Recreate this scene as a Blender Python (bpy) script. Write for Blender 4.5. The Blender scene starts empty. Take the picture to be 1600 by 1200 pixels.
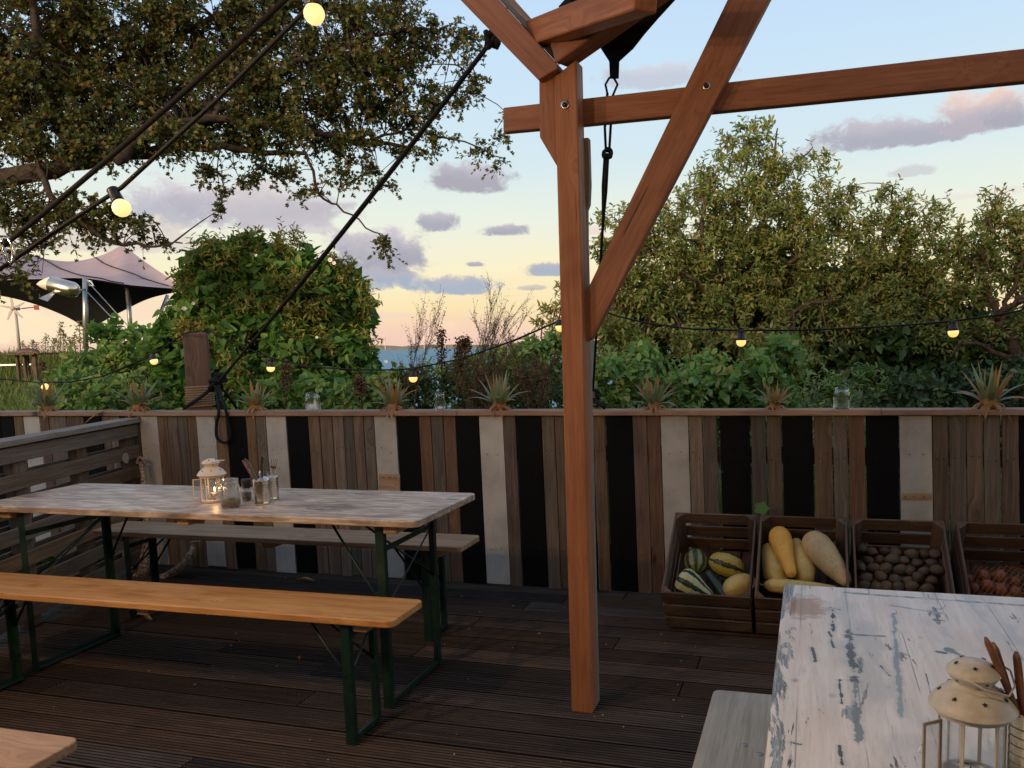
import bpy, math, random
import numpy as np
from mathutils import Vector, Matrix
random.seed(7); rng = np.random.default_rng(11)
S = bpy.context.scene; COL = S.collection
R = math.radians

# ------------------------------------------------------------------ camera
F_PX, PITCH, ROLL, EYE = 1275.3, .1104, .0265, 1.4032
CX, CY = 890.8, 680.0
fwd = Vector((0, math.cos(PITCH), -math.sin(PITCH))); up0 = Vector((0, math.sin(PITCH), math.cos(PITCH))); rt0 = Vector((1, 0, 0))
RT = rt0*math.cos(ROLL) - up0*math.sin(ROLL); UP = rt0*math.sin(ROLL) + up0*math.cos(ROLL)
cam = bpy.data.cameras.new('camera'); co = bpy.data.objects.new('camera', cam); COL.objects.link(co)
co.matrix_world = Matrix(((RT.x, UP.x, -fwd.x, 0), (RT.y, UP.y, -fwd.y, 0), (RT.z, UP.z, -fwd.z, EYE), (0, 0, 0, 1)))
cam.lens = 36*F_PX/1600; cam.sensor_width = 36; cam.shift_x = -(CX-800)/1600; cam.shift_y = (CY-600)/1600
cam.clip_start = .05; cam.clip_end = 60000
S.camera = co
EYEV = Vector((0, 0, EYE))
def ray(px, py):
    return (fwd + RT*((px-CX)/F_PX) - UP*((py-CY)/F_PX)).normalized()
def at(px, py, D):                       # point at horizontal depth D (world y)
    d = ray(px, py); return EYEV + d*(D/d.y)
def at_z(px, py, z):
    d = ray(px, py); return EYEV + d*((z-EYE)/d.z)
def on_plane(px, py, p0, n):
    d = ray(px, py); return EYEV + d*((p0-EYEV).dot(n)/d.dot(n))
TH, TH2, D0, HF = .2911, .2764, 4.3334, 1.0415
FU = Vector((math.cos(TH), -math.sin(TH), 0)); FN = Vector((math.sin(TH), math.cos(TH), 0)); UZ = Vector((0, 0, 1))
GU = Vector((math.cos(TH2), -math.sin(TH2), 0)); GN = Vector((math.sin(TH2), math.cos(TH2), 0))
def FW(a, b, z): return FU*a + FN*b + UZ*z
def GW(a, b, z): return GU*a + GN*b + UZ*z
def on_fence(px, py, off=0.): 
    return on_plane(px, py, FN*(D0+off), FN)

# ------------------------------------------------------------------ look
S.view_settings.view_transform = 'Standard'; S.view_settings.look = 'None'
S.view_settings.exposure = 0; S.view_settings.gamma = 1; S.view_settings.use_curve_mapping = False
S.render.engine = 'CYCLES'
S.render.resolution_x = 1024; S.render.resolution_y = 768
S.cycles.max_bounces = 8; S.cycles.transparent_max_bounces = 12
def lin(*c):
    return tuple((x/255/12.92 if x/255 <= .04045 else ((x/255+.055)/1.055)**2.4) for x in c)

SUN_AZ, SUN_EL = 208, 13      # degrees clockwise from +Y ; low sun behind and left of the camera
sl = bpy.data.lights.new('sun', 'SUN'); sl.energy = 4.2; sl.angle = R(11); sl.color = (1, .76, .48)
so = bpy.data.objects.new('sun', sl); COL.objects.link(so)
sd = Vector((math.sin(R(SUN_AZ))*math.cos(R(SUN_EL)), math.cos(R(SUN_AZ))*math.cos(R(SUN_EL)), math.sin(R(SUN_EL))))
so.rotation_euler = (-sd).to_track_quat('-Z', 'Y').to_euler()

class NT:
    def __init__(s, nt): s.nt = nt; s.n = nt.nodes; s.l = nt.links
    def node(s, t, **kw):
        x = s.n.new(t)
        for k, v in kw.items(): setattr(x, k, v)
        return x
    def put(s, sock, v):
        if v is None: return
        if hasattr(v, 'links') or hasattr(v, 'is_linked'): s.l.new(v, sock)
        else:
            if isinstance(v, (tuple, list)) and len(v) == 3 and len(getattr(sock, 'default_value', (0,)*3)) == 4: v = tuple(v)+(1,)
            sock.default_value = v
    def math(s, op, a, b=None, c=None, clamp=False):
        m = s.node('ShaderNodeMath', operation=op, use_clamp=clamp)
        for i, v in enumerate((a, b, c)):
            if v is not None: s.put(m.inputs[i], v)
        return m.outputs[0]
    def vmath(s, op, a, b=None):
        m = s.node('ShaderNodeVectorMath', operation=op); s.put(m.inputs[0], a)
        if b is not None: s.put(m.inputs[1], b)
        return m.outputs[0]
    def mix(s, f, a, b, blend='MIX'):
        m = s.node('ShaderNodeMix', data_type='RGBA', blend_type=blend)
        s.put(m.inputs[0], f); s.put(m.inputs[6], a); s.put(m.inputs[7], b); return m.outputs[2]
    def ramp(s, f, stops, interp='LINEAR'):
        r = s.node('ShaderNodeValToRGB'); r.color_ramp.interpolation = interp
        e = r.color_ramp.elements
        while len(e) < len(stops): e.new(.5)
        for i, (p, c) in enumerate(stops):
            e[i].position = p
            e[i].color = (c, c, c, 1) if not isinstance(c, (tuple, list)) else tuple(c)+(1,)
        s.put(r.inputs[0], f); return r.outputs[0]
    def mr(s, v, a, b, c=0., d=1., t='SMOOTHSTEP'):
        m = s.node('ShaderNodeMapRange', interpolation_type=t)
        for i, x in enumerate((v, a, b, c, d)): s.put(m.inputs[i], x)
        return m.outputs[0]
    def noise(s, vec, scale, detail=4, rough=.55, dist=0.):
        x = s.node('ShaderNodeTexNoise'); s.put(x.inputs['Vector'], vec); x.inputs['Scale'].default_value = scale
        x.inputs['Detail'].default_value = detail; x.inputs['Roughness'].default_value = rough; x.inputs['Distortion'].default_value = dist
        return x.outputs[0]
    def mapping(s, vec, scale=(1, 1, 1), loc=(0, 0, 0)):
        m = s.node('ShaderNodeMapping'); s.put(m.inputs[0], vec); m.inputs['Scale'].default_value = scale; s.put(m.inputs['Location'], loc); return m.outputs[0]

# ------------------------------------------------------------------ sky
def build_world():
    w = bpy.data.worlds.new('World'); S.world = w; w.use_nodes = True
    t = NT(w.node_tree); t.n.clear()
    out = t.node('ShaderNodeOutputWorld'); bg = t.node('ShaderNodeBackground'); t.l.new(bg.outputs[0], out.inputs[0])
    tc = t.node('ShaderNodeTexCoord').outputs['Generated']
    sp = t.node('ShaderNodeSeparateXYZ'); t.l.new(tc, sp.inputs[0]); X, Y, Z = sp.outputs
    el = t.math('MULTIPLY', t.math('ARCSINE', Z), 57.2958)
    az = t.math('MULTIPLY', t.math('ARCTAN2', X, Y), 57.2958)
    sky = t.node('ShaderNodeTexSky', sky_type='NISHITA'); sky.sun_disc = False; sky.sun_elevation = R(SUN_EL); sky.sun_rotation = R(SUN_AZ)
    sky.dust_density = 2.
    wob = t.noise(t.mapping(tc, (1.6, 1.6, 5)), 1.5, 2)
    e2 = t.math('ADD', el, t.math('MULTIPLY', t.math('SUBTRACT', wob, .5), 3.5))
    k = t.mr(e2, -1, 60, 0, 1, 'LINEAR')
    st = [(-1, lin(240, 204, 188)), (.8, lin(250, 212, 190)), (2.4, lin(255, 231, 182)), (5.0, lin(255, 243, 203)), (8.5, lin(238, 244, 230)),
          (13, lin(216, 236, 243)), (19, lin(203, 229, 251)), (27, lin(188, 217, 252)), (45, lin(172, 192, 226)), (60, lin(160, 176, 210))]
    g = t.ramp(k, [((e+1)/61, c) for e, c in st])
    # warmer bright glow low in the middle
    def ae(px, py):
        d = ray(px, py); return math.degrees(math.atan2(d.x, d.y)), math.degrees(math.asin(d.z))
    def dist(a0, e0, ra, re):
        u = t.math('MULTIPLY', t.math('SUBTRACT', az, a0), 1/ra); v = t.math('MULTIPLY', t.math('SUBTRACT', el, e0), 1/re)
        return t.math('SQRT', t.math('ADD', t.math('MULTIPLY', u, u), t.math('MULTIPLY', v, v))), v
    col = t.mix(.03, g, t.mix(1., sky.outputs[0], (.09, .09, .09), 'MULTIPLY'))
    # general thin clouds all round the sky
    cn = t.noise(t.mapping(tc, (1.2, 1.2, 5.5)), 2.6, 8, .58, .2)
    low = t.mr(el, 1, 16, 0, .10, 'LINEAR')
    gm = t.mr(t.math('SUBTRACT', cn, low), .50, .68)
    front = t.mr(t.math('ABSOLUTE', az), 33, 48)
    col = t.mix(t.math('MULTIPLY', t.math('MULTIPLY', gm, front), .7), col, t.mix(t.mr(el, 0, 14), lin(240, 200, 184), lin(196, 196, 208)))
    n1 = t.noise(t.mapping(tc, (1, 1, 1.5)), 15, 6, .62, .6); n2 = t.noise(t.mapping(tc, (1, 1, 1.3), (3, 1, 2)), 42, 6, .66, .4)
    nn = t.math('ADD', t.math('MULTIPLY', t.math('SUBTRACT', n1, .5), 3.0), t.math('MULTIPLY', t.math('SUBTRACT', n2, .5), 2.4))
    G = lin(170, 170, 184); G2 = lin(168, 180, 198); PK = lin(238, 214, 206); CR = lin(255, 234, 200); LV = lin(192, 186, 196); BR = lin(224, 212, 204)
    # px, py, rx, ry, body colour, top colour, opacity
    clouds = [(60, 505, 190, 30, CR, lin(255, 240, 206), .8), (230, 470, 120, 28, lin(252, 222, 196), CR, .7), (40, 440, 120, 24, lin(240, 216, 200), CR, .6),
        (400, 322, 112, 36, LV, lin(226, 214, 212), .9), (262, 322, 60, 38, lin(184, 182, 196), lin(226, 218, 220), .85), (120, 366, 170, 26, BR, lin(238, 226, 212), .8), (470, 350, 50, 16, lin(204, 196, 204), LV, .6),
        (592, 398, 76, 46, G, lin(228, 218, 220), .97), (560, 440, 66, 18, G2, LV, .85), (705, 447, 72, 15, G2, LV, .95), (640, 440, 40, 14, G2, LV, .7), (745, 280, 60, 24, lin(172, 170, 182), lin(206, 202, 210), .97),
        (682, 348, 32, 16, G, lin(206, 202, 208), .95), (785, 361, 38, 9, G, LV, .95), (742, 413, 14, 4, G, LV, .9), (852, 422, 36, 10, G2, LV, .95), (905, 358, 50, 10, PK, lin(250, 222, 208), .7),
        (1030, 118, 78, 18, lin(196, 198, 212), lin(220, 214, 220), .75), (1400, 210, 98, 20, lin(176, 176, 190), lin(206, 202, 210), .97), (1530, 180, 66, 26, lin(186, 180, 192), lin(250, 216, 200), .95), (1600, 182, 40, 14, G, LV, .8),
        (1430, 268, 28, 8, LV, LV, .5), (610, 494, 50, 5, PK, PK, .4), (690, 512, 30, 10, lin(255, 222, 190), CR, .5), (1265, 236, 26, 11, lin(196, 198, 208), LV, .6),
        (1530, 305, 60, 6, PK, PK, .3), (520, 300, 80, 16, lin(228, 230, 232), LV, .35), (830, 450, 20, 4, G, LV, .6)]
    for (px, py, rx, ry, c1, c2, op) in clouds:
        a0, e0 = ae(px, py); ra = rx*.0415; re = ry*.042
        d, v = dist(a0, e0, ra*1.25, re*1.35)
        flat = t.mr(v, -.5, -1.1, 0, .7)
        dd = t.math('ADD', t.math('ADD', d, flat), t.math('MULTIPLY', nn, .62))
        m = t.math('MULTIPLY', t.mr(dd, 1.06, .58), op)
        cc = t.mix(t.mr(t.math('ADD', v, t.math('MULTIPLY', nn, .35)), -.2, 1.), c1, c2)
        col = t.mix(m, col, cc)
    t.l.new(col, bg.inputs[0]); bg.inputs[1].default_value = 1.0
build_world()

# ------------------------------------------------------------------ mesh helpers
def tag(o, label=None, cat=None, group=None, kind=None):
    if label: o['label'] = label
    if cat: o['category'] = cat
    if group: o['group'] = group
    if kind: o['kind'] = kind
    return o
def empty(name, loc, rz=0., label=None, cat=None, group=None, kind=None):
    o = bpy.data.objects.new(name, None); COL.objects.link(o); o.location = loc; o.rotation_euler = (0, 0, rz); o.empty_display_size = .1
    return tag(o, label, cat, group, kind)
def link(name, me, mat, parent=None, M=None):
    o = bpy.data.objects.new(name, me); COL.objects.link(o)
    if mat is not None and not me.materials:
        for m in (mat if isinstance(mat, list) else [mat]): me.materials.append(m)
    if M is None: M = Matrix.Identity(4)
    if parent is not None:
        PW = Matrix.Identity(4); q = parent
        while q is not None: PW = (q.matrix_parent_inverse @ q.matrix_basis if q.parent else q.matrix_basis) @ PW; q = q.parent
        o.parent = parent; o.matrix_parent_inverse = PW.inverted()
    o.matrix_basis = M
    return o
class MB:
    def __init__(s): s.v = []; s.f = []; s.mi = []; s.sm = []; s.cur = 0; s.smooth = False
    def add(s, vs, fs):
        b = len(s.v); s.v += [Vector(p) for p in vs]; s.f += [tuple(i+b for i in f) for f in fs]
        s.mi += [s.cur]*len(fs); s.sm += [s.smooth]*len(fs); return s
    def box(s, c, size, M=None, ch=0.):
        x, y, z = size[0]/2, size[1]/2, size[2]/2; c = Vector(c)
        M3 = M.to_3x3() if M is not None else None
        if ch <= 0:
            vs = [Vector((a*x, b*y, d*z)) for a in (-1, 1) for b in (-1, 1) for d in (-1, 1)]
            fs = [(0, 1, 3, 2), (4, 6, 7, 5), (0, 4, 5, 1), (2, 3, 7, 6), (0, 2, 6, 4), (1, 5, 7, 3)]
        else:
            vs = []; idx = {}
            for a in (-1, 1):
                for b in (-1, 1):
                    for d in (-1, 1):
                        for k in range(3):
                            p = [a*(x-ch), b*(y-ch), d*(z-ch)]; p[k] = (a*x, b*y, d*z)[k]
                            idx[(a, b, d, k)] = len(vs); vs.append(Vector(p))
            fs = []
            def q(*ks): fs.append(tuple(idx[k] for k in ks))
            for sg in (-1, 1):
                o = [(-1, -1), (1, -1), (1, 1), (-1, 1)]
                if sg < 0: o = o[::-1]
                q(*[(sg, a, b, 0) for a, b in o]); q(*[(a, sg, b, 1) for a, b in o[::-1]]); q(*[(a, b, sg, 2) for a, b in o])
            for a in (-1, 1):
                for b in (-1, 1):
                    q((a, b, -1, 0), (a, b, 1, 0), (a, b, 1, 1), (a, b, -1, 1)) if a*b < 0 else q((a, b, -1, 1), (a, b, 1, 1), (a, b, 1, 0), (a, b, -1, 0))
                    q((a, -1, b, 0), (a, 1, b, 0), (a, 1, b, 2), (a, -1, b, 2)) if a*b > 0 else q((a, -1, b, 2), (a, 1, b, 2), (a, 1, b, 0), (a, -1, b, 0))
                    q((-1, a, b, 1), (1, a, b, 1), (1, a, b, 2), (-1, a, b, 2)) if a*b < 0 else q((-1, a, b, 2), (1, a, b, 2), (1, a, b, 1), (-1, a, b, 1))
            for a in (-1, 1):
                for b in (-1, 1):
                    for d in (-1, 1):
                        ks = [(a, b, d, 0), (a, b, d, 1), (a, b, d, 2)]
                        q(*(ks if a*b*d > 0 else ks[::-1]))
        if M3 is not None: vs = [M3 @ p for p in vs]
        return s.add([p+c for p in vs], fs)
    def tube(s, pts, rad, n=8, cap=True, flat=1.):
        pts = [Vector(p) for p in pts]; m = len(pts)
        if not hasattr(rad, '__len__'): rad = [rad]*m
        t0 = (pts[1]-pts[0]).normalized(); ref = Vector((0, 0, 1)) if abs(t0.z) < .9 else Vector((1, 0, 0))
        nx = t0.cross(ref).normalized(); vs = []
        for i in range(m):
            t = (pts[min(i+1, m-1)]-pts[max(i-1, 0)]); t = t.normalized() if t.length > 1e-9 else t0
            nx = (nx - t*nx.dot(t)); nx = nx.normalized() if nx.length > 1e-6 else t.orthogonal().normalized()
            ny = t.cross(nx)
            for k in range(n):
                a = 2*math.pi*k/n; vs.append(pts[i]+nx*(math.cos(a)*rad[i])+ny*(math.sin(a)*rad[i]*flat))
        fs = [(i*n+k, i*n+(k+1) % n, (i+1)*n+(k+1) % n, (i+1)*n+k) for i in range(m-1) for k in range(n)]
        if cap: fs += [tuple(range(n))[::-1], tuple((m-1)*n+k for k in range(n))]
        sv = s.smooth; s.smooth = n >= 6; s.add(vs, fs); s.smooth = sv; return s
    def lathe(s, prof, c=(0, 0, 0), n=24, cap=False, ax=None):
        c = Vector(c); vs = []; Q = (Vector((0, 0, 1)).rotation_difference(Vector(ax).normalized()).to_matrix() if ax is not None else Matrix.Identity(3))
        for (r, z) in prof:
            for k in range(n):
                a = 2*math.pi*k/n; vs.append(c+Q @ Vector((r*math.cos(a), r*math.sin(a), z)))
        m = len(prof)
        fs = [(i*n+k, i*n+(k+1) % n, (i+1)*n+(k+1) % n, (i+1)*n+k) for i in range(m-1) for k in range(n)]
        if cap: fs += [tuple(range(n))[::-1], tuple((m-1)*n+k for k in range(n))]
        sv = s.smooth; s.smooth = True; s.add(vs, fs); s.smooth = sv; return s
    def prism(s, poly, ext):
        n = len(poly); ext = Vector(ext); poly = [Vector(p) for p in poly]
        return s.add(poly+[p+ext for p in poly], [tuple(range(n))[::-1], tuple(range(n, 2*n))]+[(i, (i+1) % n, n+(i+1) % n, n+i) for i in range(n)])
    def mesh(s, name, M=None):
        me = bpy.data.meshes.new(name); Mi = M.inverted() if M is not None else None
        me.from_pydata([tuple(Mi @ p) if Mi is not None else tuple(p) for p in s.v], [], s.f)
        me.polygons.foreach_set('material_index', s.mi); me.polygons.foreach_set('use_smooth', s.sm); me.update(); return me
    def build(s, name, mat, parent=None, M=None, bev=0.):
        me = s.mesh(name, M)
        if bev > 0 or True:
            import bmesh
            bm = bmesh.new(); bm.from_mesh(me)
            if bev > 0: bmesh.ops.bevel(bm, geom=[e for e in bm.edges if len(e.link_faces) == 2 and e.calc_face_angle(0) > .3], offset=bev, segments=2, affect='EDGES', profile=.5)
            bmesh.ops.recalc_face_normals(bm, faces=bm.faces)
            bm.to_mesh(me); bm.free()
        if not s.mi: pass
        return link(name, me, mat, parent, M)
def frame(o, x, y):
    x = Vector(x).normalized(); z = x.cross(Vector(y)).normalized(); y = z.cross(x)
    return Matrix(((x.x, y.x, z.x, o[0]), (x.y, y.y, z.y, o[1]), (x.z, y.z, z.z, o[2]), (0, 0, 0, 1)))
_pc = {}
def plank(name, p0, p1, yd, W, T, mat, parent, ch=.0015, share=False):
    """board with grain along local X, centred on the line p0-p1"""
    p0 = Vector(p0); p1 = Vector(p1); L = (p1-p0).length; M = frame((p0+p1)/2, p1-p0, yd)
    key = (round(L, 3), round(W, 3), round(T, 3), mat.name)
    if share and key in _pc: return link(name, _pc[key], None, parent, M)
    b = MB(); b.box((0, 0, 0), (L, W, T), ch=ch); me = b.mesh(name)
    if share: _pc[key] = me
    return link(name, me, mat, parent, M)
def arr_mesh(name, V, F, mat, parent=None, smooth=False):
    """V (n,3) array; F (m,k) int array of equal sized polygons"""
    me = bpy.data.meshes.new(name); V = np.ascontiguousarray(V, np.float32); F = np.ascontiguousarray(F, np.int32); m, k = F.shape
    me.vertices.add(len(V)); me.vertices.foreach_set('co', V.ravel()); me.loops.add(m*k); me.loops.foreach_set('vertex_index', F.ravel())
    me.polygons.add(m); me.polygons.foreach_set('loop_start', np.arange(m, dtype=np.int32)*k)
    me.update(calc_edges=True)
    if smooth: me.polygons.foreach_set('use_smooth', np.ones(m, bool))
    return link(name, me, mat, parent)

# ------------------------------------------------------------------ materials
def new_mat(name):
    m = bpy.data.materials.new(name); m.use_nodes = True; t = NT(m.node_tree)
    bs = t.n['Principled BSDF']; return m, t, bs
def simple(name, c, rough=.6, metal=0., spec=.5, noise=None, bump=0., nscale=40, coat=0.):
    m, t, b = new_mat(name); b.inputs['Roughness'].default_value = rough; b.inputs['Metallic'].default_value = metal
    b.inputs['Specular IOR Level'].default_value = spec; b.inputs['Coat Weight'].default_value = coat
    tc = t.node('ShaderNodeTexCoord').outputs['Object']
    if noise is not None:
        n = t.noise(tc, nscale, 5, .6); t.put(b.inputs['Base Color'], t.mix(t.mr(n, .35, .65), c, noise))
        if bump: 
            bp = t.node('ShaderNodeBump'); bp.inputs['Strength'].default_value = bump; bp.inputs['Distance'].default_value = .004; t.put(bp.inputs['Height'], n); t.l.new(bp.outputs[0], b.inputs['Normal'])
    else: t.put(b.inputs['Base Color'], tuple(c))
    return m
def wood(name, a, b_, dark, knots=.5, rough=.7, grain=1., var=.25, bump=.35, spots=0., stain=0., spec=.35, knotcol=None, con=.18, groove=None, gx=1.1, checks=.8):
    """planed or sawn timber: long grain on local X, rings, knots, each board shifted and toned by its own random"""
    m, t, bs = new_mat(name)
    oi = t.node('ShaderNodeObjectInfo').outputs['Random']
    tc = t.node('ShaderNodeTexCoord').outputs['Object']
    cb = t.node('ShaderNodeCombineXYZ'); t.put(cb.inputs[0], t.math('MULTIPLY', oi, 37.)); t.put(cb.inputs[1], t.math('MULTIPLY', oi, 11.3)); t.put(cb.inputs[2], t.math('MULTIPLY', oi, 5.7))
    v = t.vmath('ADD', tc, cb.outputs[0])
    # knots bend the grain
    vk = t.mapping(v, (3.2, 7.5, .6)); vo = t.node('ShaderNodeTexVoronoi', feature='F1'); t.put(vo.inputs['Vector'], vk); vo.inputs['Scale'].default_value = 1.
    kd = vo.outputs['Distance']
    bend = t.mr(kd, .35, 0, 0, .045)
    sp = t.node('ShaderNodeSeparateXYZ'); t.l.new(v, sp.inputs[0])
    cv = t.node('ShaderNodeCombineXYZ'); t.put(cv.inputs[0], sp.outputs[0]); t.put(cv.inputs[1], t.math('ADD', sp.outputs[1], bend)); t.put(cv.inputs[2], sp.outputs[2])
    g1 = t.noise(t.mapping(cv.outputs[0], (gx, 26*grain, 26*grain)), 1.6, 6, .62, .35)
    g2 = t.noise(t.mapping(cv.outputs[0], (5, 150*grain, 150*grain)), 1., 3, .7)
    g3 = t.noise(t.mapping(v, (2.2, 5, 5)), 1.5, 3)
    c = t.mix(t.mr(g1, .5-con, .5+con), a, b_)
    c = t.mix(t.math('MULTIPLY', t.mr(g2, .42, .68), .5), c, dark)
    c = t.mix(t.math('MULTIPLY', t.mr(g3, .5, .78), .45+stain), c, dark)
    kc = knotcol or tuple(x*.5 for x in dark)
    km = t.math('MULTIPLY', t.mr(kd, .10, .055), t.mr(vo.outputs['Color'], 1-knots-.01, 1-knots+.01))
    km2 = t.math('MULTIPLY', t.mr(kd, .2, .07), t.mr(vo.outputs['Color'], 1-knots-.01, 1-knots+.01))
    c = t.mix(t.math('MULTIPLY', km2, .5), c, dark); c = t.mix(km, c, kc)
    chk = t.noise(t.mapping(v, (1.6, 95, 95), (4, 1, 7)), 1., 2, .5, .6); cm_ = t.math('MULTIPLY', t.mr(chk, .70, .73), t.mr(g3, .45, .55)); c = t.mix(t.math('MULTIPLY', cm_, checks), c, tuple(x*.25 for x in dark))
    # nail holes / dirt specks
    if spots > 0:
        v3 = t.node('ShaderNodeTexVoronoi', feature='F1'); t.put(v3.inputs['Vector'], v); v3.inputs['Scale'].default_value = 26
        sm = t.math('MULTIPLY', t.mr(v3.outputs['Distance'], .13, .07), t.mr(v3.outputs['Color'], 1-spots-.01, 1-spots+.01)); c = t.mix(sm, c, (.02, .015, .01))
    if groove:      # much darker colour down in the grooves
        sz_ = t.node('ShaderNodeSeparateXYZ'); t.l.new(tc, sz_.inputs[0]); c = t.mix(t.mr(sz_.outputs[2], -.0008, -.0035), c, groove)
    hsv = t.node('ShaderNodeHueSaturation'); t.put(hsv.inputs['Color'], c)
    t.put(hsv.inputs['Value'], t.mr(oi, 0, 1, 1-var, 1+var, 'LINEAR'))
    r2 = t.math('FRACT', t.math('MULTIPLY', oi, 7.31)); t.put(hsv.inputs['Saturation'], t.mr(r2, 0, 1, 1-var*.7, 1+var*.5, 'LINEAR'))
    t.put(bs.inputs['Base Color'], hsv.outputs[0])
    t.put(bs.inputs['Roughness'], t.mr(g1, .3, .7, rough-.1, min(1., rough+.1), 'LINEAR')); bs.inputs['Specular IOR Level'].default_value = spec
    bp = t.node('ShaderNodeBump'); bp.inputs['Strength'].default_value = bump; bp.inputs['Distance'].default_value = .003
    t.put(bp.inputs['Height'], t.math('ADD', g1, t.math('MULTIPLY', g2, .7))); t.l.new(bp.outputs[0], bs.inputs['Normal'])
    return m
def painted(name, c, under, wear=.15, rough=.55, dirt=(.1, .09, .08), var=.12, spec=.3):
    m, t, bs = new_mat(name); oi = t.node('ShaderNodeObjectInfo').outputs['Random']
    tc = t.node('ShaderNodeTexCoord').outputs['Object']
    cb = t.node('ShaderNodeCombineXYZ'); t.put(cb.inputs[0], t.math('MULTIPLY', oi, 37.)); t.put(cb.inputs[1], t.math('MULTIPLY', oi, 11.3))
    v = t.vmath('ADD', tc, cb.outputs[0])
    g = t.noise(t.mapping(v, (2, 60, 60)), 1., 4, .6); n = t.noise(v, 5, 5, .65); n2 = t.noise(t.mapping(v, (.5, 1.6, 1.6)), 22, 4, .7)
    cc = t.mix(t.mr(n, .35, .75, 0, .35), c, dirt); cc = t.mix(t.mr(g, .55, .8, 0, .25), cc, dirt)
    wm = t.mr(n2, .74-wear, .77-wear); cc = t.mix(wm, cc, under)
    v3 = t.node('ShaderNodeTexVoronoi', feature='F1'); t.put(v3.inputs['Vector'], v); v3.inputs['Scale'].default_value = 22
    sm = t.math('MULTIPLY', t.mr(v3.outputs['Distance'], .16, .08), t.mr(v3.outputs['Color'], .95, .97)); cc = t.mix(sm, cc, (.02, .018, .015))
    hsv = t.node('ShaderNodeHueSaturation'); t.put(hsv.inputs['Color'], cc); t.put(hsv.inputs['Value'], t.mr(oi, 0, 1, 1-var, 1+var, 'LINEAR'))
    t.put(bs.inputs['Base Color'], hsv.outputs[0]); bs.inputs['Roughness'].default_value = rough; bs.inputs['Specular IOR Level'].default_value = spec
    bp = t.node('ShaderNodeBump'); bp.inputs['Strength'].default_value = .25; bp.inputs['Distance'].default_value = .002; t.put(bp.inputs['Height'], t.math('ADD', g, t.math('MULTIPLY', wm, -.6))); t.l.new(bp.outputs[0], bs.inputs['Normal'])
    return m
def leafmat(name, cols, trans=.35, rough=.45, spec=.3, gain=1.):
    m, t, bs = new_mat(name); ri = t.node('ShaderNodeNewGeometry').outputs['Random Per Island']
    c = t.ramp(ri, [(p_, tuple(x*gain for x in c_)) for p_, c_ in cols])
    pos = t.node('ShaderNodeNewGeometry').outputs['Position']; n = t.noise(pos, 3.0, 3)
    h = t.node('ShaderNodeHueSaturation'); t.put(h.inputs['Color'], c); t.put(h.inputs['Value'], t.mr(n, .3, .7, .75, 1.25, 'LINEAR')); t.put(h.inputs['Hue'], t.mr(n, .3, .7, .515, .49, 'LINEAR'))
    c = h.outputs[0]
    t.put(bs.inputs['Base Color'], c); bs.inputs['Roughness'].default_value = rough; bs.inputs['Specular IOR Level'].default_value = spec
    tr = t.node('ShaderNodeBsdfTranslucent'); t.put(tr.inputs[0], t.mix(1., c, (1.5, 1.5, .8), 'MULTIPLY'))
    mx = t.node('ShaderNodeMixShader'); mx.inputs[0].default_value = trans; t.l.new(bs.outputs[0], mx.inputs[1]); t.l.new(tr.outputs[0], mx.inputs[2])
    t.l.new(mx.outputs[0], t.n['Material Output'].inputs[0]); return m
def glassmat(name, tint=(.93, .97, .96), rough=.02):
    m, t, bs = new_mat(name); t.put(bs.inputs['Base Color'], tint); bs.inputs['Roughness'].default_value = rough
    bs.inputs['Transmission Weight'].default_value = 1.; bs.inputs['IOR'].default_value = 1.46
    tr = t.node('ShaderNodeBsdfTransparent'); mx = t.node('ShaderNodeMixShader'); mx.inputs[0].default_value = .45
    t.l.new(bs.outputs[0], mx.inputs[1]); t.l.new(tr.outputs[0], mx.inputs[2]); t.l.new(mx.outputs[0], t.n['Material Output'].inputs[0]); return m
def emit(name, c, s):
    m, t, bs = new_mat(name); t.put(bs.inputs['Base Color'], (.8, .8, .7)); t.put(bs.inputs['Emission Color'], c); bs.inputs['Emission Strength'].default_value = s; return m

M = {}
M['board'] = wood('weathered pallet wood', (.215, .142, .084), (.135, .085, .051), (.048, .031, .021), .35, .8, 1., .32, .5, .06)
M['board_red'] = wood('reddish pallet wood', (.215, .118, .068), (.14, .074, .044), (.055, .033, .022), .4, .75, 1., .2, .5)
M['board_grey'] = wood('greyed pallet wood', (.185, .142, .098), (.12, .089, .062), (.045, .034, .026), .3, .85, 1.2, .22, .6, .08)
M['white'] = painted('old white paint', (.54, .49, .42), (.3, .2, .12), .04)
M['black'] = painted('black paint', (.0035, .003, .003), (.14, .12, .10), .022, .7, (.007, .006, .0055), .3, .14)
M['rail'] = wood('rail timber', (.40, .24, .155), (.30, .17, .105), (.16, .09, .06), .45, .65, .8, .1, .3)
M['post'] = wood('red douglas timber', (.42, .17, .07), (.33, .12, .05), (.20, .066, .03), .28, .55, .75, .06, .2, spec=.3)
M['beam'] = wood('douglas beam timber', (.34, .15, .08), (.27, .11, .058), (.15, .06, .034), .35, .6, .75, .1, .25)
M['greywood'] = wood('grey weathered timber', (.36, .30, .235), (.24, .195, .15), (.11, .085, .065), .3, .8, 1.2, .15, .6)
M['oldpost'] = wood('old mooring post timber', (.15, .085, .055), (.1, .055, .038), (.045, .028, .02), .2, .8, 1., .1, .6)
M['deck'] = wood('dark grooved decking', (.086, .054, .034), (.048, .030, .020), (.016, .011, .008), .2, .62, 1., .6, .5, 0, .2, spec=.35, groove=(.003, .0025, .002))
M['pine'] = wood('varnished pine', (.76, .41, .15), (.60, .29, .095), (.34, .125, .035), .6, .36, .7, .08, .12, 0., .15, .45, (.14, .04, .014), con=.12)
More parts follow.
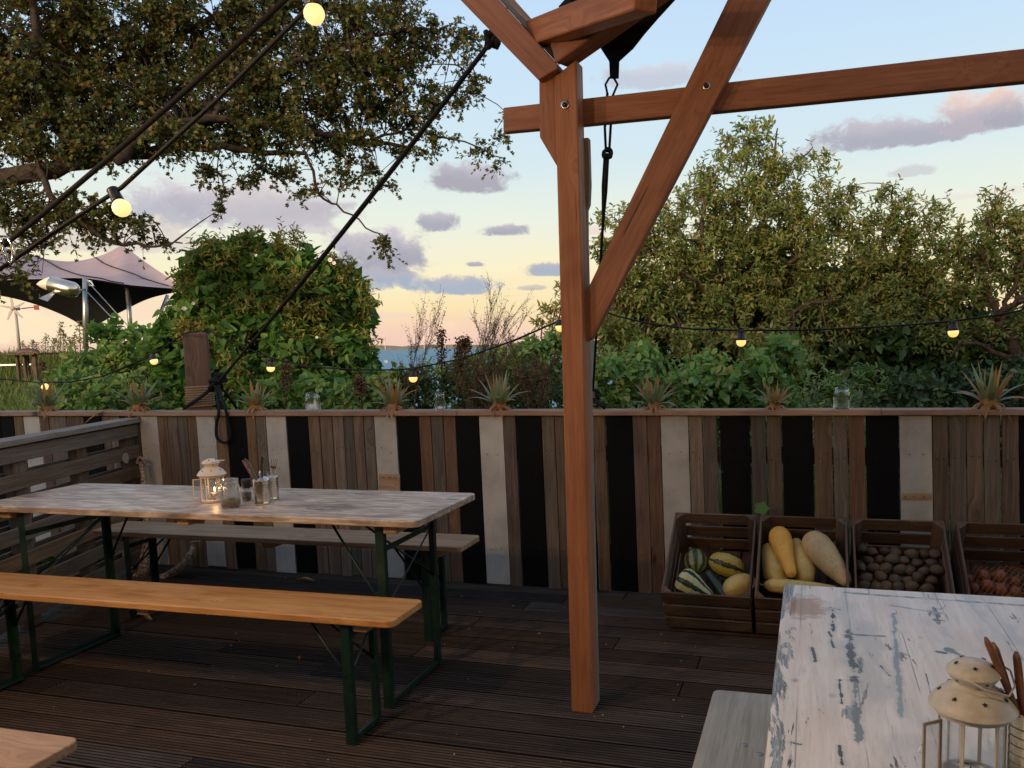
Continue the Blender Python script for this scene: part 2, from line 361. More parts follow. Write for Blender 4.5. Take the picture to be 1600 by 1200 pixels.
M['pine_dull'] = wood('worn pine', (.47, .30, .17), (.36, .215, .115), (.2, .115, .06), .4, .5, .8, .06, .25, 0., .1, .4)
M['tabletop'] = wood('worn grey pine table', (.68, .53, .39), (.38, .27, .185), (.10, .07, .055), .25, .36, .7, .05, .3, .0, .4, .45, con=.12, gx=4.2)
M['crate'] = wood('crate wood', (.155, .092, .056), (.10, .057, .036), (.035, .021, .015), .2, .8, 1.1, .25, .6)
M['greysteel'] = simple('galvanised steel', (.5, .5, .48), .4, .8, .5, (.35, .35, .34), .0, 60)
M['greensteel'] = simple('dark green steel', (.008, .035, .022), .42, .0, .5, (.005, .02, .013), .05, 30)
M['steel'] = simple('polished steel', (.72, .70, .68), .18, 1.)
M['rope'] = simple('black rope', (.005, .005, .006), .8, 0, .3, (.009, .009, .010), .5, 260)
M['cable'] = simple('black cable', (.006, .006, .006), .6, 0, .3)
M['jute'] = simple('hemp rope', (.30, .21, .13), .9, 0, .2, (.17, .12, .075), .8, 220)
M['fabric'] = simple('black tent fabric', (.010, .010, .013), .9, 0, .2, (.014, .014, .018), .2, 150)
M['mauve'] = simple('mauve tent fabric', (.42, .31, .31), .85, 0, .2, (.37, .27, .27), .1, 1.2)
M['darkin'] = simple('dark tent lining', (.012, .011, .011), .95, 0, .1)
M['rust'] = simple('rusty flaking iron', (.12, .05, .022), .85, .1, .3, (.42, .34, .25), .9, 75)
M['lantern'] = simple('cream painted tin', (.72, .60, .45), .4, 0, .5, (.66, .54, .40), .05, 60)
M['lantern2'] = simple('ivory painted tin', (.52, .50, .45), .42, 0, .5, (.46, .44, .39), .05, 60)
M['glass'] = glassmat('clear glass'); M['black_plastic'] = simple('black plastic', (.012, .012, .012), .35)
M['bulb'] = emit('lit bulb', (1, .55, .13), 1.3); M['flame'] = emit('candle flame', (1, .55, .18), 14)
M['bulbn'] = emit('lit near bulb', (1, .66, .24), 1.2)
M['wax'] = simple('candle wax', (.85, .8, .7), .5); M['alu'] = simple('tea light cup', (.6, .58, .55), .3, 1)
M['tin'] = simple('tin can', (.70, .66, .58), .22, 1., .5, (.6, .55, .45), .0, 30)
M['knifewood'] = simple('brown wooden handles', (.20, .09, .05), .5, 0, .4, (.13, .055, .03), .1, 60)
M['grain'] = simple('dried grain', (.32, .22, .12), .8, 0, .3, (.12, .08, .04), .8, 300)
M['pepper'] = simple('peppercorns', (.05, .035, .028), .6, 0, .4, (.13, .09, .07), .6, 350)
M['paper'] = simple('white paper', (.75, .76, .74), .8)
M['bark'] = simple('bark', (.06, .042, .030), .9, 0, .2, (.03, .021, .016), .9, 30)
M['bark_warm'] = simple('reddish bark', (.11, .068, .043), .9, 0, .2, (.045, .03, .021), .9, 22)
M['twig'] = simple('thin twigs', (.17, .105, .06), .9, 0, .2, (.09, .055, .035), .0, 30)
M['twigdark'] = simple('dark dry stems', (.06, .033, .024), .9, 0, .2, (.10, .05, .03), .0, 30)
M['crownleaf'] = leafmat('fleshy green blade', [(0, (.13, .18, .09)), (.5, (.20, .24, .13)), (1, (.26, .27, .15))], .15, .4)
M['crowndry'] = leafmat('dried brown blade', [(0, (.34, .15, .06)), (.5, (.42, .22, .1)), (1, (.22, .1, .05))], .2, .6, gain=1.05)
M['L_big'] = leafmat('hawthorn leaves', [(0, (.03, .05, .015)), (.4, (.065, .085, .02)), (.68, (.13, .12, .03)), (.85, (.17, .115, .03)), (.94, (.09, .045, .02)), (1, (.26, .22, .05))], .38, gain=.95)
M['L_heart'] = leafmat('bindweed leaves', [(0, (.045, .105, .025)), (.5, (.075, .15, .035)), (.8, (.115, .19, .05)), (1, (.17, .22, .07))], .4, gain=1.6)
M['L_yel'] = leafmat('yellowish leaves', [(0, (.12, .14, .035)), (.5, (.19, .19, .05)), (.85, (.28, .24, .075)), (1, (.30, .17, .07))], .42, gain=1.6)
M['L_elder'] = leafmat('olive tree leaves', [(0, (.065, .10, .026)), (.4, (.115, .145, .036)), (.75, (.18, .185, .052)), (.93, (.25, .215, .08)), (1, (.26, .15, .06))], .42, gain=1.55)
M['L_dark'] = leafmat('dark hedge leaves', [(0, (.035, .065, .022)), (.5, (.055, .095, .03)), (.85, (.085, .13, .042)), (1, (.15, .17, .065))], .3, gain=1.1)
M['L_low'] = leafmat('low shrub leaves', [(0, (.05, .095, .028)), (.5, (.085, .145, .04)), (.85, (.13, .18, .055)), (1, (.2, .17, .07))], .38, gain=2.1)
M['grass'] = leafmat('long grass', [(0, (.085, .13, .03)), (.5, (.13, .18, .045)), (.85, (.19, .21, .07)), (1, (.28, .23, .1))], .4, .6)

# ------------------------------------------------------------------ setting: land, sea, far shore
def terrain():
    xs = np.concatenate([np.linspace(-90, -14, 26), np.linspace(-13, 13, 66), np.linspace(14, 90, 26)]); ys = np.concatenate([np.linspace(-14, 4, 8), np.linspace(4.9, 30, 60), np.linspace(31, 70, 24)])
    X, Y = np.meshgrid(xs, ys); q = X/np.maximum(Y, 4)            # bearing
    left = 1/(1+np.exp((q+.33)*14)); right = 1/(1+np.exp(-(q-.1)*14))
    near = np.clip((Y-6)/16, 0, 1); near = near*near*(3-2*near)
    Z = -.25+left*near*1.45+right*near*.6-(1-left-right*.9)*near*1.2
    Z -= np.clip((Y-34)/30, 0, 1)*4.5
    Z += .05*np.sin(X*1.7+Y*.6)*np.cos(Y*1.3)*(Y > 5.2); Z[Y < 4.9] = -.32
    V = np.stack([X, Y, Z], -1).reshape(-1, 3); ny, nx = X.shape
    i = np.arange(ny-1)[:, None]*nx+np.arange(nx-1)[None]; F = np.stack([i, i+1, i+nx+1, i+nx], -1).reshape(-1, 4)
    m = simple('meadow soil', (.055, .07, .025), .95, 0, .1, (.035, .04, .018), .6, 6)
    tag(arr_mesh('ground', V, F, m, smooth=True), kind='structure')
    return left
terrain()
def terr_z(x, y):
    q = x/max(y, 4); left = 1/(1+math.exp((q+.33)*14)); right = 1/(1+math.exp(-(q-.1)*14)); n = min(max((y-6)/16, 0), 1); n = n*n*(3-2*n)
    return -.25+left*n*1.45+right*n*.6-(1-left-right*.9)*n*1.2-min(max((y-34)/30, 0), 1)*4.5
m, t, bs = new_mat('sea water'); t.put(bs.inputs['Base Color'], (.07, .20, .27)); bs.inputs['Roughness'].default_value = .5
tc = t.node('ShaderNodeTexCoord').outputs['Object']; n = t.noise(t.mapping(tc, (.02, .12, 1)), 1., 6, .65); bp = t.node('ShaderNodeBump'); bp.inputs['Strength'].default_value = .6; bp.inputs['Distance'].default_value = 2.
t.put(bp.inputs['Height'], n); t.l.new(bp.outputs[0], bs.inputs['Normal'])
sea = MB(); sea.add([(-30000, 40, -4), (30000, 40, -4), (30000, 40000, -4), (-30000, 40000, -4)], [(0, 1, 2, 3)]); tag(sea.build('sea', m), kind='structure')
land = simple('far shore', (.16, .14, .12), .95, 0, .1, (.22, .17, .13), 0, .002)
b = MB(); n = 160; vs = []
for i in range(n+1):
    x = -7000+14000*i/n; h = 22+26*abs(math.sin(i*.37)*math.cos(i*.113))+random.uniform(0, 9); vs += [(x, 9000, -6), (x, 9060, h), (x, 9500, h*.8), (x, 9600, -6)]
b.add(vs, [(i*4+k, (i+1)*4+k, (i+1)*4+k+1, i*4+k+1) for i in range(n) for k in range(3)]); tag(b.build('far_shore', land), kind='structure')
b = MB(); b.add([(-90, -16, -.6), (90, -16, -.6), (90, -6000, -.6), (-90, -6000, -.6)], [(0, 1, 2, 3)]); tag(b.build('rear_ground', simple('rear meadow', (.05, .06, .03), .95)), kind='structure')

# far turbines across the water
tw = simple('turbine coating', (.80, .62, .55), .6)
def far_turbine(px, hpx, rot, label):
    D = 7000.; p = at(px, 541, D); base = Vector((p.x, D, -4)); Hh = hpx/F_PX*D+20
    r = empty('wind_turbine', base, 0, label, 'wind turbine', 'turbines across the water')
    MB().tube([base, base+UZ*Hh], [4.2, 2.6], 8).build('mast', tw, r)
    MB().box(base+Vector((0, 0, Hh+2)), (5, 14, 5)).build('nacelle', tw, r)
    for k in range(3):
        a = rot+k*2.0944; d = Vector((math.cos(a), 0, math.sin(a))); c = base+Vector((0, -8, Hh+2))
        MB().tube([c, c+d*10, c+d*45], [1.6, 3., .7], 5).build('blade', tw, r)
far_turbine(602, 17, .5, 'distant turbine nearest the leafy round bush'); far_turbine(663, 22, 1.1, 'distant turbine just right of the tall thin weed'); far_turbine(696, 20, .2, 'distant turbine above the middle of the sea')
far_turbine(723, 19, .8, 'distant turbine seen between two brown dock heads'); far_turbine(798, 12, .4, 'small distant turbine furthest right over the water')

# ------------------------------------------------------------------ deck
def deck():
    root = empty('deck', (0, 0, 0), kind='structure')
    Wd, T, nr = .140, .026, 8; cache = {}
    def mesh(L):
        k = round(L, 1)
        if k in cache: return cache[k]
        prof = [(-Wd/2, -T), (-Wd/2, -.002)]; p = Wd/nr
        for i in range(nr):
            x = -Wd/2+i*p; prof += [(x+p*.14, 0), (x+p*.56, 0), (x+p*.70, -.0065), (x+p*.98, -.0065)]
        prof += [(Wd/2, -.002), (Wd/2, -T)]
        n = len(prof); vs = [(-L/2, y, z) for y, z in prof]+[(L/2, y, z) for y, z in prof]
        bb = MB(); bb.add(vs, [(i, n+i, n+i+1, i+1) for i in range(n-1)]+[tuple(range(n)), tuple(range(2*n-1, n-1, -1))]); me = bb.mesh('deck_board'); me.materials.append(M['deck']); cache[k] = me; return me
    b0 = D0+.16; i = 0
    while b0 > -1.0:
        b0 -= .146; a = -4.6+random.uniform(-1.4, 0)
        if i == 0: a = -4.6
        while a < 3.4:
            L = round(random.choice([2.2, 2.8, 3.6, 4.2]), 1)
            o = link('deck_board', mesh(L-.006 if False else L), None, root, frame(FW(a+L/2, b0, random.uniform(-.0015, .0015)), FU, FN)); o.scale.x = (L-.006)/L
            a += L
        i += 1
    # sub-frame: dark joists under the boards
    jm = simple('deck joists', (.02, .015, .012), .9)
    for k in range(19): 
        p = FW(-5.6+k*.5, 1.6, -.11); bb = MB(); bb.box((0, 0, 0), (5.6, .07, .15)); link('joist', bb.mesh('joist'), jm, root, frame(p, FN, FU))
deck()
# litter on the boards
def litter():
    m = leafmat('pale litter', [(0, (.5, .45, .38)), (.6, (.3, .22, .14)), (1, (.6, .56, .5))], .1)
    N = 240; V = []; Fc = []
    for i in range(N):
        a = random.uniform(-3.2, 1.6); b = random.uniform(.4, D0-.06); s = random.choice([.0025, .003, .004, .006]); c = FW(a, b, .004); r = random.uniform(0, 6.28)
        q = [(math.cos(r+k*1.57)*s*random.uniform(.5, 1.3), math.sin(r+k*1.57)*s*random.uniform(.5, 1.3), random.uniform(0, .003)) for k in range(4)]
        Fc.append([len(V)+k for k in range(4)]); V += [tuple(c+Vector(x)) for x in q]
    tag(arr_mesh('crumbs', np.array(V), np.array(Fc), m), 'pale crumbs and petal bits scattered over the dark deck boards', 'litter', kind='stuff')
litter()

# ------------------------------------------------------------------ fence
def base_y(px):      # photographed foot of the fence, used to slope each board as it stands
    return px
root = empty('board_fence', FW(0, D0, 0), 0, 'fence of upright brown, black and white boards under a flat rail', 'fence')
RT_ = .030
edges = [(-60, -30, 'n'), (-29, -1, 'k'), (0, 20, 'k'), (21, 35, 'n'), (36, 61, 'w'), (62, 75, 'r'), (76, 102, 'g'), (103, 129, 'n'), (130, 157, 'k'), (158, 170, 'n'), (171, 186, 'n'), (187, 194, 'k'), (195, 215, 'g'),
 (217, 245, 'w'), (245.5, 260.5, 'n'), (261, 276.5, 'n'), (277, 291.5, 'g'), (292, 305.5, 'n'), (306, 335, 'w'), (336, 352.5, 'n'), (353, 383, 'k'), (383.5, 398.5, 'n'), (399, 414.5, 'g'), (415, 446, 'w'), (447, 480, 'k'),
 (480.5, 498, 'n'), (499.5, 518, 'n'), (518.5, 535.5, 'n'), (536, 551, 'g'), (551.5, 567, 'n'), (567.5, 583.5, 'g'), (584, 618, 'w'), (619, 653.5, 'k'), (654, 672.5, 'r'), (673, 691.5, 'g'), (692, 711, 'r'), (711.5, 747.5, 'k'),
 (748, 785.5, 'w'), (786, 805, 'n'), (806, 845, 'k'), (845.5, 865.5, 'g'), (866, 888.5, 'n'), (889, 905, 'n'), (905.5, 925, 'k'), (926, 945, 'n'), (946, 987.5, 'k'), (988, 1010, 'r'), (1011, 1031, 'r'), (1032, 1075, 'w'),
 (1076, 1097, 'n'), (1097.5, 1119.5, 'g'), (1124, 1171, 'k'), (1172.8, 1195.8, 'g'), (1197.3, 1220, 'n'), (1221.3, 1269.8, 'k'), (1271, 1299.6, 'n'), (1301, 1324, 'g'), (1325.2, 1350.8, 'r'), (1352.3, 1404, 'k'),
 (1405, 1456, 'w'), (1457, 1481.6, 'n'), (1483, 1509, 'g'), (1510, 1536, 'n'), (1537, 1562.5, 'g'), (1566, 1592, 'n'), (1593, 1640, 'k'), (1641, 1668, 'n'), (1669, 1697, 'n'), (1698, 1745, 'w'), (1746, 1800, 'k')]+[(1801+i*47, 1846+i*47, 'ngkrnwgnkn'[i]) for i in range(10)]
mats = {'n': M['board'], 'g': M['board_grey'], 'r': M['board_red'], 'w': M['white'], 'k': M['black']}
lab = {'w': 'white painted board', 'k': 'black painted board'}
def lean(px): return 20-11*(px-218)/814. if px > 218 else 22
def bot_xy(px):
    dx = lean(px) if px < 1032 else 9-4*(px-1032)/373.
    x = px+dx; p = on_fence(x, 900); z0 = .0
    # walk to z=0
    y = 900.
    for _ in range(12):
        p = on_fence(x, y); y += p.z*250
    return x, y
NL = MB()
for (x0, x1, k) in edges:
    t0, t1 = on_fence(x0, 655), on_fence(x1, 655)
    q0, q1 = bot_xy(x0), bot_xy(x1); b0, b1 = on_fence(*q0), on_fence(*q1)
    # extend the edges to the top under the rail and to the foot
    zt = HF-RT_-.001-random.uniform(0, .004); zb = random.uniform(.008, .025)
    def ez(pt, pb, z): return pb+(pt-pb)*((z-pb.z)/(pt.z-pb.z))
    A, B, C_, D_ = ez(t0, b0, zb), ez(t1, b1, zb), ez(t1, b1, zt), ez(t0, b0, zt)
    g = .0012; off = FN*random.uniform(.0, .004)
    A += FU*g; D_ += FU*g; B -= FU*g; C_ -= FU*g
    c = (A+B+C_+D_)/4; mb = MB(); mb.prism([p+off for p in (A, B, C_, D_)], FN*.019)
    o = mb.build('board', mats[k], root, frame(c, UZ, FU), bev=.0015)
    if k in lab: o['label'] = lab[k]
for (x0, x1, k) in edges:      # two nails at each hidden rail
    if x0 < 0: continue
    for z in (.24, .80):
        for f in ((.28, .72) if x1-x0 > 12 else (.5,)):
            xx = x0+(x1-x0)*f+random.uniform(-1, 1); p = on_fence(xx, 655); q_ = on_fence(*bot_xy(xx)); c = q_+(p-q_)*((z+random.uniform(-.02, .02)-q_.z)/(p.z-q_.z)); NL.lathe([(0, -.0014), (.0028, -.0012), (.0032, .004)], c, 6, ax=FN)
o = NL.build('nails', simple('rusted nails', (.03, .02, .015), .7, .4), root); o['kind'] = 'stuff'
# rail cap in three lengths
jx = [-90, 716, 1377, 2272]
for i in range(3):
    a0 = on_fence(jx[i], 648); a1 = on_fence(jx[i+1], 648); a0.z = a1.z = HF-RT_/2
    plank('rail', a0+FN*.045+FU*.001, a1+FN*.045-FU*.001, FN, .13, RT_-.001*i, M['rail'], root, .003)
for z in (.24, .80):
    p = [on_fence(-80, 700), on_fence(2270, 700)]; 
    for q in p: q.z = z
    plank('back_rail', p[0]+FN*.042, p[1]+FN*.042, UZ, .09, .032, M['board_grey'], root)
# stripped paint patches with screw holes on two white boards
def patch(xa, ya, xb, yb, holes, label):
    c = [on_fence(xa, ya), on_fence(xb, ya), on_fence(xb, yb), on_fence(xa, yb)]
    mb = MB(); mb.prism([p-FN*.0015 for p in c], FN*.003); o = mb.build('bare_patch', M['pine_dull'], root, frame(c[0], FU, UZ)); o['label'] = label
    for hx, hy in holes:
        p = on_fence(hx, hy)-FN*.0022; h = MB(); h.lathe([(0, 0), (.0035, 0), (.0035, .002), (0, .002)], p, 8, ax=FN); h.build('screw_hole', M['black_plastic'], o)
patch(592, 741, 625, 764, [(597, 746), (599.5, 746.4), (608, 746), (610.5, 746), (617, 746), (619.5, 746.5)], 'bare wood patch with a row of holes on a white board')
patch(1410, 771, 1455.5, 781, [(1415, 775.5), (1428, 776), (1444, 777)], 'narrow bare wood strip with three screw holes')

# mooring style posts behind the fence
def side_post(px0, px1, ptop, rz=None):
    pass
def box_between(name, A, B, wx, wy, xd, mat, parent, ch=.004):
    """upright or leaning timber from A to B with square section"""
    M4 = frame((A+B)/2, B-A, xd); b = MB(); b.box((0, 0, 0), ((B-A).length, wx, wy), ch=ch); return link(name, b.mesh(name), mat, parent, M4)
pc = on_fence(305, 520, .20); pz = pc.z
pl = empty('mooring_post', FW(pc.dot(FU), D0+.20, -.25), 0, 'square dark timber post behind the fence with hemp rope wound round it', 'post')
foot = Vector((pc.x+.0, pc.y, -.25)); 
box_between('post_body', foot, Vector((pc.x, pc.y, pz)), .148, .148, Vector((.93, .36, 0)), M['oldpost'], pl, .006)
for k in range(9):
    z = HF+.012+k*.0155; r = .112; ring = []
    for j in range(25):
        a = 2*math.pi*j/24; ca, sa = math.cos(a), math.sin(a); e = .5; sx = math.copysign(abs(ca)**e, ca); sy = math.copysign(abs(sa)**e, sa)
        ring.append(Vector((pc.x, pc.y, z+.0155*j/24))+Vector((.93, .36, 0))*sx*.083+Vector((-.36, .93, 0))*sy*.083)
    MB().tube(ring, .0085, 6, False).build('rope_turn', M['jute'], pl)
pr = on_fence(917, 588, .16)
p2 = empty('mooring_post', Vector((pr.x, pr.y, -.25)), 0, 'slim grey post behind the fence, mostly hidden by the orange timber post', 'post')
box_between('post_body', Vector((pr.x, pr.y, -.25)), Vector((pr.x, pr.y, pr.z+.32)), .075, .075, FU, M['greywood'], p2)
for k in range(7):
    z = HF+.01+k*.014; MB().tube([Vector((pr.x+.056*math.cos(a*.2618*2), pr.y+.056*math.sin(a*.2618*2), z+.012*a/12)) for a in range(13)], .008, 6, False).build('rope_turn', M['jute'], p2)

# ------------------------------------------------------------------ slatted side railing at the left
corner = on_fence(217, 700); CA = corner.dot(FU)
e = at_z(0, 690, .999); gd = (Vector((e.x, e.y, 0))-Vector((corner.x, corner.y, 0))).normalized()      # direction towards the camera side
gn = Vector((-gd.y, gd.x, 0)); gn = gn if gn.x > 0 else -gn
rr = empty('slatted_railing', Vector((corner.x, corner.y, 0)), 0, 'low side railing of rough horizontal slats with a pale flat cap', 'railing')
c0 = Vector((corner.x, corner.y, 0))-FN*.004; Lr = 2.6
tops = [.958, .821, .684, .547, .41, .273, .136]
for i, zt in enumerate(tops):
    w = .078+random.uniform(-.003, .004); z = zt-w/2
    plank('slat', c0+UZ*z+gd*.004, c0+gd*Lr+UZ*(z+random.uniform(-.006, .006)), UZ, w, .019, [M['board_grey'], M['board'], M['board'], M['board_grey'], M['board'], M['board_grey'], M['board']][i], rr)
    plank('slat', c0+UZ*z-gn*.085+gd*.004, c0+gd*Lr+UZ*z-gn*.085, UZ, w, .017, M['board_grey'], rr).select_set(False)
plank('cap', c0+UZ*.985-gn*.03, c0+gd*(Lr+.02)+UZ*.985-gn*.03, gn, .135, .030, M['greywood'], rr, .003)
for s in (.06, .62, 1.18, 1.75, 2.4):
    plank('upright', c0+gd*s-gn*.043+UZ*.0, c0+gd*s-gn*.043+UZ*.968, gd, .10, .055, M['board'], rr)
h = on_plane(196, 716, c0+gn*.0105, gn)
mb = MB(); pts = []
for k in range(24):
    a = 2*math.pi*k/24; r = .034*(1+.25*max(0, math.cos(a))**8); pts.append(h+gd*(r*math.cos(a)*.9)+UZ*(r*math.sin(a)))
mb.prism(pts, gn*.006); o = mb.build('shell', simple('pale shell', (.42, .33, .25), .6, 0, .4, (.34, .26, .2), .5, 80)); tag(o, 'pale round shell with a small point fixed to the slatted railing', 'shell')

# ------------------------------------------------------------------ rounded board used for beer tables and benches
def rounded_top(name, a0, a1, b0, b1, ztop, T, rad, mat, parent, U, N, bev=.004):
    pts = []
    for (ca, cb, s) in ((a1-rad, b1-rad, 0), (a0+rad, b1-rad, 1), (a0+rad, b0+rad, 2), (a1-rad, b0+rad, 3)):
        for k in range(6):
            an = (s+k/5)*math.pi/2; pts.append(U*(ca+rad*math.cos(an))+N*(cb+rad*math.sin(an))+UZ*(ztop-T))
    mb = MB(); mb.prism(pts, UZ*T); c = U*((a0+a1)/2)+N*((b0+b1)/2)+UZ*(ztop-T/2)
    return mb.build(name, mat, parent, frame(c, U, N), bev=bev)
def strap(b, p, q, w, t, side):
    """flat steel bar from p to q"""
    p = Vector(p); q = Vector(q); x = (q-p).normalized(); y = Vector(side); y = (y-x*y.dot(x)).normalized(); z = x.cross(y)
    M3 = Matrix((x, y, z)).transposed(); b.box((p+q)/2, ((q-p).length, w, t), M3, ch=min(w, t)*.2)
def trestle(parent, a, b0, b1, H, inb, U, N, leg_w=.034, bench=False):
    """folding steel end frame standing at a, from b0 to b1; inb=+1/-1 points to the middle of the top"""
    P = lambda aa, bb, z: U*aa+N*bb+UZ*z
    for bb, sg in ((b0, 1), (b1, -1)):
        m = MB(); strap(m, P(a, bb, .0), P(a, bb, H), leg_w, .004, U); strap(m, P(a-inb*leg_w/2, bb+sg*.011, .0), P(a-inb*leg_w/2, bb+sg*.011, H), .024, .004, N)
        m.build('leg', M['greensteel'], parent)
    m = MB(); strap(m, P(a, b0, .012), P(a, b1, .012), .03, .004, U); strap(m, P(a-inb*.015, b0, .02), P(a-inb*.015, b1, .02), .02, .003, UZ); m.build('foot_bar', M['greensteel'], parent)
    zc = H-.11 if not bench else H-.06
    m = MB(); strap(m, P(a, b0, zc), P(a, b1, zc), .022, .004, UZ); m.build('cross_bar', M['greensteel'], parent)
    m = MB(); strap(m, P(a, b0, H-.004), P(a, b1, H-.004), .03, .005, U); m.build('top_bar', M['greensteel'], parent)
    mid = (b0+b1)/2; z1 = H*.55; zt = H-.006; run = .34 if not bench else .20
    for bb in (b0, b1):
        m = MB(); m.tube([P(a, bb, z1), P(a+inb*run, mid+(bb-mid)*.25, zt)], .0055, 6); m.build('brace', M['greensteel'], parent)
    m = MB(); m.tube([P(a, b0, z1-.03), P(a, b1, zc)], .004, 6); m.build('brace', M['greensteel'], parent)
def beer_set(kind, a1, b0, w, z, inset, T, topmat, U, N, label, cat, group=None, L=2.15, edge=.004, battens=True):
    a0 = a1-L; rt = empty('folding_table' if kind == 't' else 'folding_bench', U*((a0+a1)/2)+N*(b0+w/2), 0, label, cat, group)
    rounded_top('tabletop' if kind == 't' else 'seat', a0, a1, b0, b0+w, z, T, .028, topmat, rt, U, N, edge)
    H = z-T-.001; e = .06 if kind == 't' else .03
    trestle(rt, a1-inset, b0+e, b0+w-e, H, -1, U, N, bench=kind != 't'); trestle(rt, a0+inset, b0+e, b0+w-e, H, 1, U, N, bench=kind != 't')
    if battens:
        for aa in (a1-inset+.06, (a0+a1)/2+.0, a0+inset-.06):
            p0 = U*aa+N*(b0+.035)+UZ*(z-T-.0175); p1 = U*aa+N*(b0+w-.035)+UZ*(z-T-.0175)
            plank('batten', p0, p1, U, .055, .033, M['pine_dull'], rt, .002)
    return rt
ta, tb = -1.3603, 2.6941
T1 = beer_set('t', ta, tb, .5816, .770, .194, .027, M['tabletop'], GU, GN, 'long folding table with worn greyish wooden top and green steel legs', 'table')
B1 = beer_set('b', -1.3381, 2.4366-.01, .250, .480, .205, .026, M['pine'], GU, GN, 'orange varnished bench in front of the long table', 'bench')
B2 = beer_set('b', -1.5172, 3.4347, .250, .480, .205, .026, M['pine_dull'], GU, GN, 'duller wooden bench behind the long table, next to the fence', 'bench')
# bench whose end shows at the bottom left
q = at_z(122, 1152, .48); qa, qb = q.dot(GU), q.dot(GN)
beer_set('b', qa+.012, qb-.25, .25, .48, .205, .026, M['pine_dull'], GU, GN, 'pale wooden bench end poking in at the bottom left corner', 'bench')

# ------------------------------------------------------------------ painted table and bench at the near right
def chipped():
    m, t, bs = new_mat('chipped whitewashed boards'); tc = t.node('ShaderNodeTexCoord').outputs['Object']
    # local X along the boards
    w = t.noise(tc, 7, 3); v = t.vmath('ADD', tc, t.vmath('MULTIPLY', t.node('ShaderNodeTexNoise').outputs['Color'], (0, 0, 0)))
    g = t.noise(t.mapping(v, (3, 60, 60)), 1., 6, .65, .4); fine = t.noise(t.mapping(v, (14, 240, 240)), 1., 4, .7)
    base = t.mix(t.mr(g, .3, .7), (.70, .675, .64), (.84, .815, .78)); base = t.mix(t.math('MULTIPLY', t.mr(fine, .5, .75), .45), base, (.40, .36, .335))
    pk = t.noise(t.mapping(v, (1.4, 4, 4)), 2.2, 3); base = t.mix(t.mr(pk, .48, .7, 0, .6), base, (.68, .60, .53))
    gn_ = t.noise(t.mapping(v, (1.4, 4, 4), (5, 2, 1)), 2.6, 4); base = t.mix(t.mr(gn_, .5, .66, 0, .65), base, (.47, .52, .54))
    # blue-grey patches where the top coat has gone
    bl = t.noise(t.mapping(v, (2.0, 11, 11), (1, 7, 3)), 1.9, 9, .68, .5)
    sp = t.node('ShaderNodeSeparateXYZ'); t.l.new(tc, sp.inputs[0]); ey = t.math('ADD', sp.outputs[1], 0.)
    blm = t.mr(t.math('ADD', bl, t.mr(t.math('ABSOLUTE', sp.outputs[1]), .345, .40, 0, .16)), .618, .64)
    base = t.mix(blm, base, t.mix(t.mr(fine, .4, .6), (.36, .45, .49), (.15, .175, .195)))
    # long dark gouges
    cr = t.noise(t.mapping(v, (1.7, 26, 26), (3, 0, 9)), 1.6, 5, .6, 1.1); cm = t.math('MULTIPLY', t.mr(cr, .655, .68), t.mr(t.noise(v, 4, 2), .42, .5)); base = t.mix(cm, base, (.055, .06, .065))
    # long scars and one stained corner, where the top shows them
    cc_ = u2*(TA+.40)+n2*(TBf-.875)+UZ*.755
    def loc(px, py): p = at_z(px, py, .77)-cc_; return p.dot(n2), -p.dot(u2)
    wv = t.math('MULTIPLY', t.math('SUBTRACT', t.noise(v, 22, 4, .6), .5), .012); wn = t.noise(t.mapping(v, (9, 9, 9), (2, 2, 2)), 3, 4, .7)
    for (xa, ya, xb, yb, wd, cdk) in [(1300, 952, 1303, 986, .006, (.07, .08, .09)), (1326, 985, 1329, 1012, .011, (.12, .14, .16)), (1329, 1010, 1336, 1066, .010, (.12, .14, .155)), (1328, 991, 1382, 994, .004, (.10, .12, .14)), (1296, 987, 1303, 1012, .003, (.06, .07, .08)), (1312, 1062, 1315, 1100, .004, (.07, .08, .09)),
            (1270, 1012, 1273, 1034, .004, (.09, .10, .12)), (1336, 1068, 1342, 1160, .007, (.22, .28, .31)), (1396, 958, 1408, 1120, .005, (.30, .38, .42)), (1376, 1040, 1390, 1056, .002, (.08, .08, .09)), (1296, 950, 1311, 952, .006, (.09, .1, .12)), (1480, 1013, 1536, 1040, .012, (.20, .24, .26)), (1458, 968, 1476, 970, .004, (.06, .06, .07)), (1312, 1165, 1318, 1195, .003, (.07, .08, .09)),
            (1462, 1018, 1478, 1020, .005, (.10, .09, .09)), (1235, 1160, 1252, 1163, .002, (.06, .05, .06)), (1390, 946, 1470, 958, .005, (.34, .42, .46)), (1320, 926, 1600, 946, .007, (.25, .31, .35))]:
        (x0_, y0_), (x1_, y1_) = loc(xa, ya), loc(xb, yb); L_ = math.hypot(x1_-x0_, y1_-y0_); cx_, sx_ = (x1_-x0_)/L_, (y1_-y0_)/L_
        du = t.math('ADD', t.math('MULTIPLY', t.math('SUBTRACT', sp.outputs[0], x0_), cx_), t.math('MULTIPLY', t.math('SUBTRACT', sp.outputs[1], y0_), sx_))
        dv_ = t.math('ADD', t.math('MULTIPLY', t.math('SUBTRACT', sp.outputs[0], x0_), -sx_), t.math('MULTIPLY', t.math('SUBTRACT', sp.outputs[1], y0_), cx_))
        over = t.math('MAXIMUM', t.math('MAXIMUM', t.math('MULTIPLY', du, -1.), t.math('SUBTRACT', du, L_)), 0.); dist_ = t.math('ADD', t.math('ABSOLUTE', t.math('ADD', dv_, wv)), over); w_ = t.math('MULTIPLY', t.mr(wn, .35, .65, -.1, 1.0), wd)
        base = t.mix(t.math('MULTIPLY', t.mr(t.math('SUBTRACT', dist_, w_), .010, .001), .45), base, (.42, .50, .52)); base = t.mix(t.mr(t.math('SUBTRACT', dist_, w_), .0015, 0.), base, cdk)
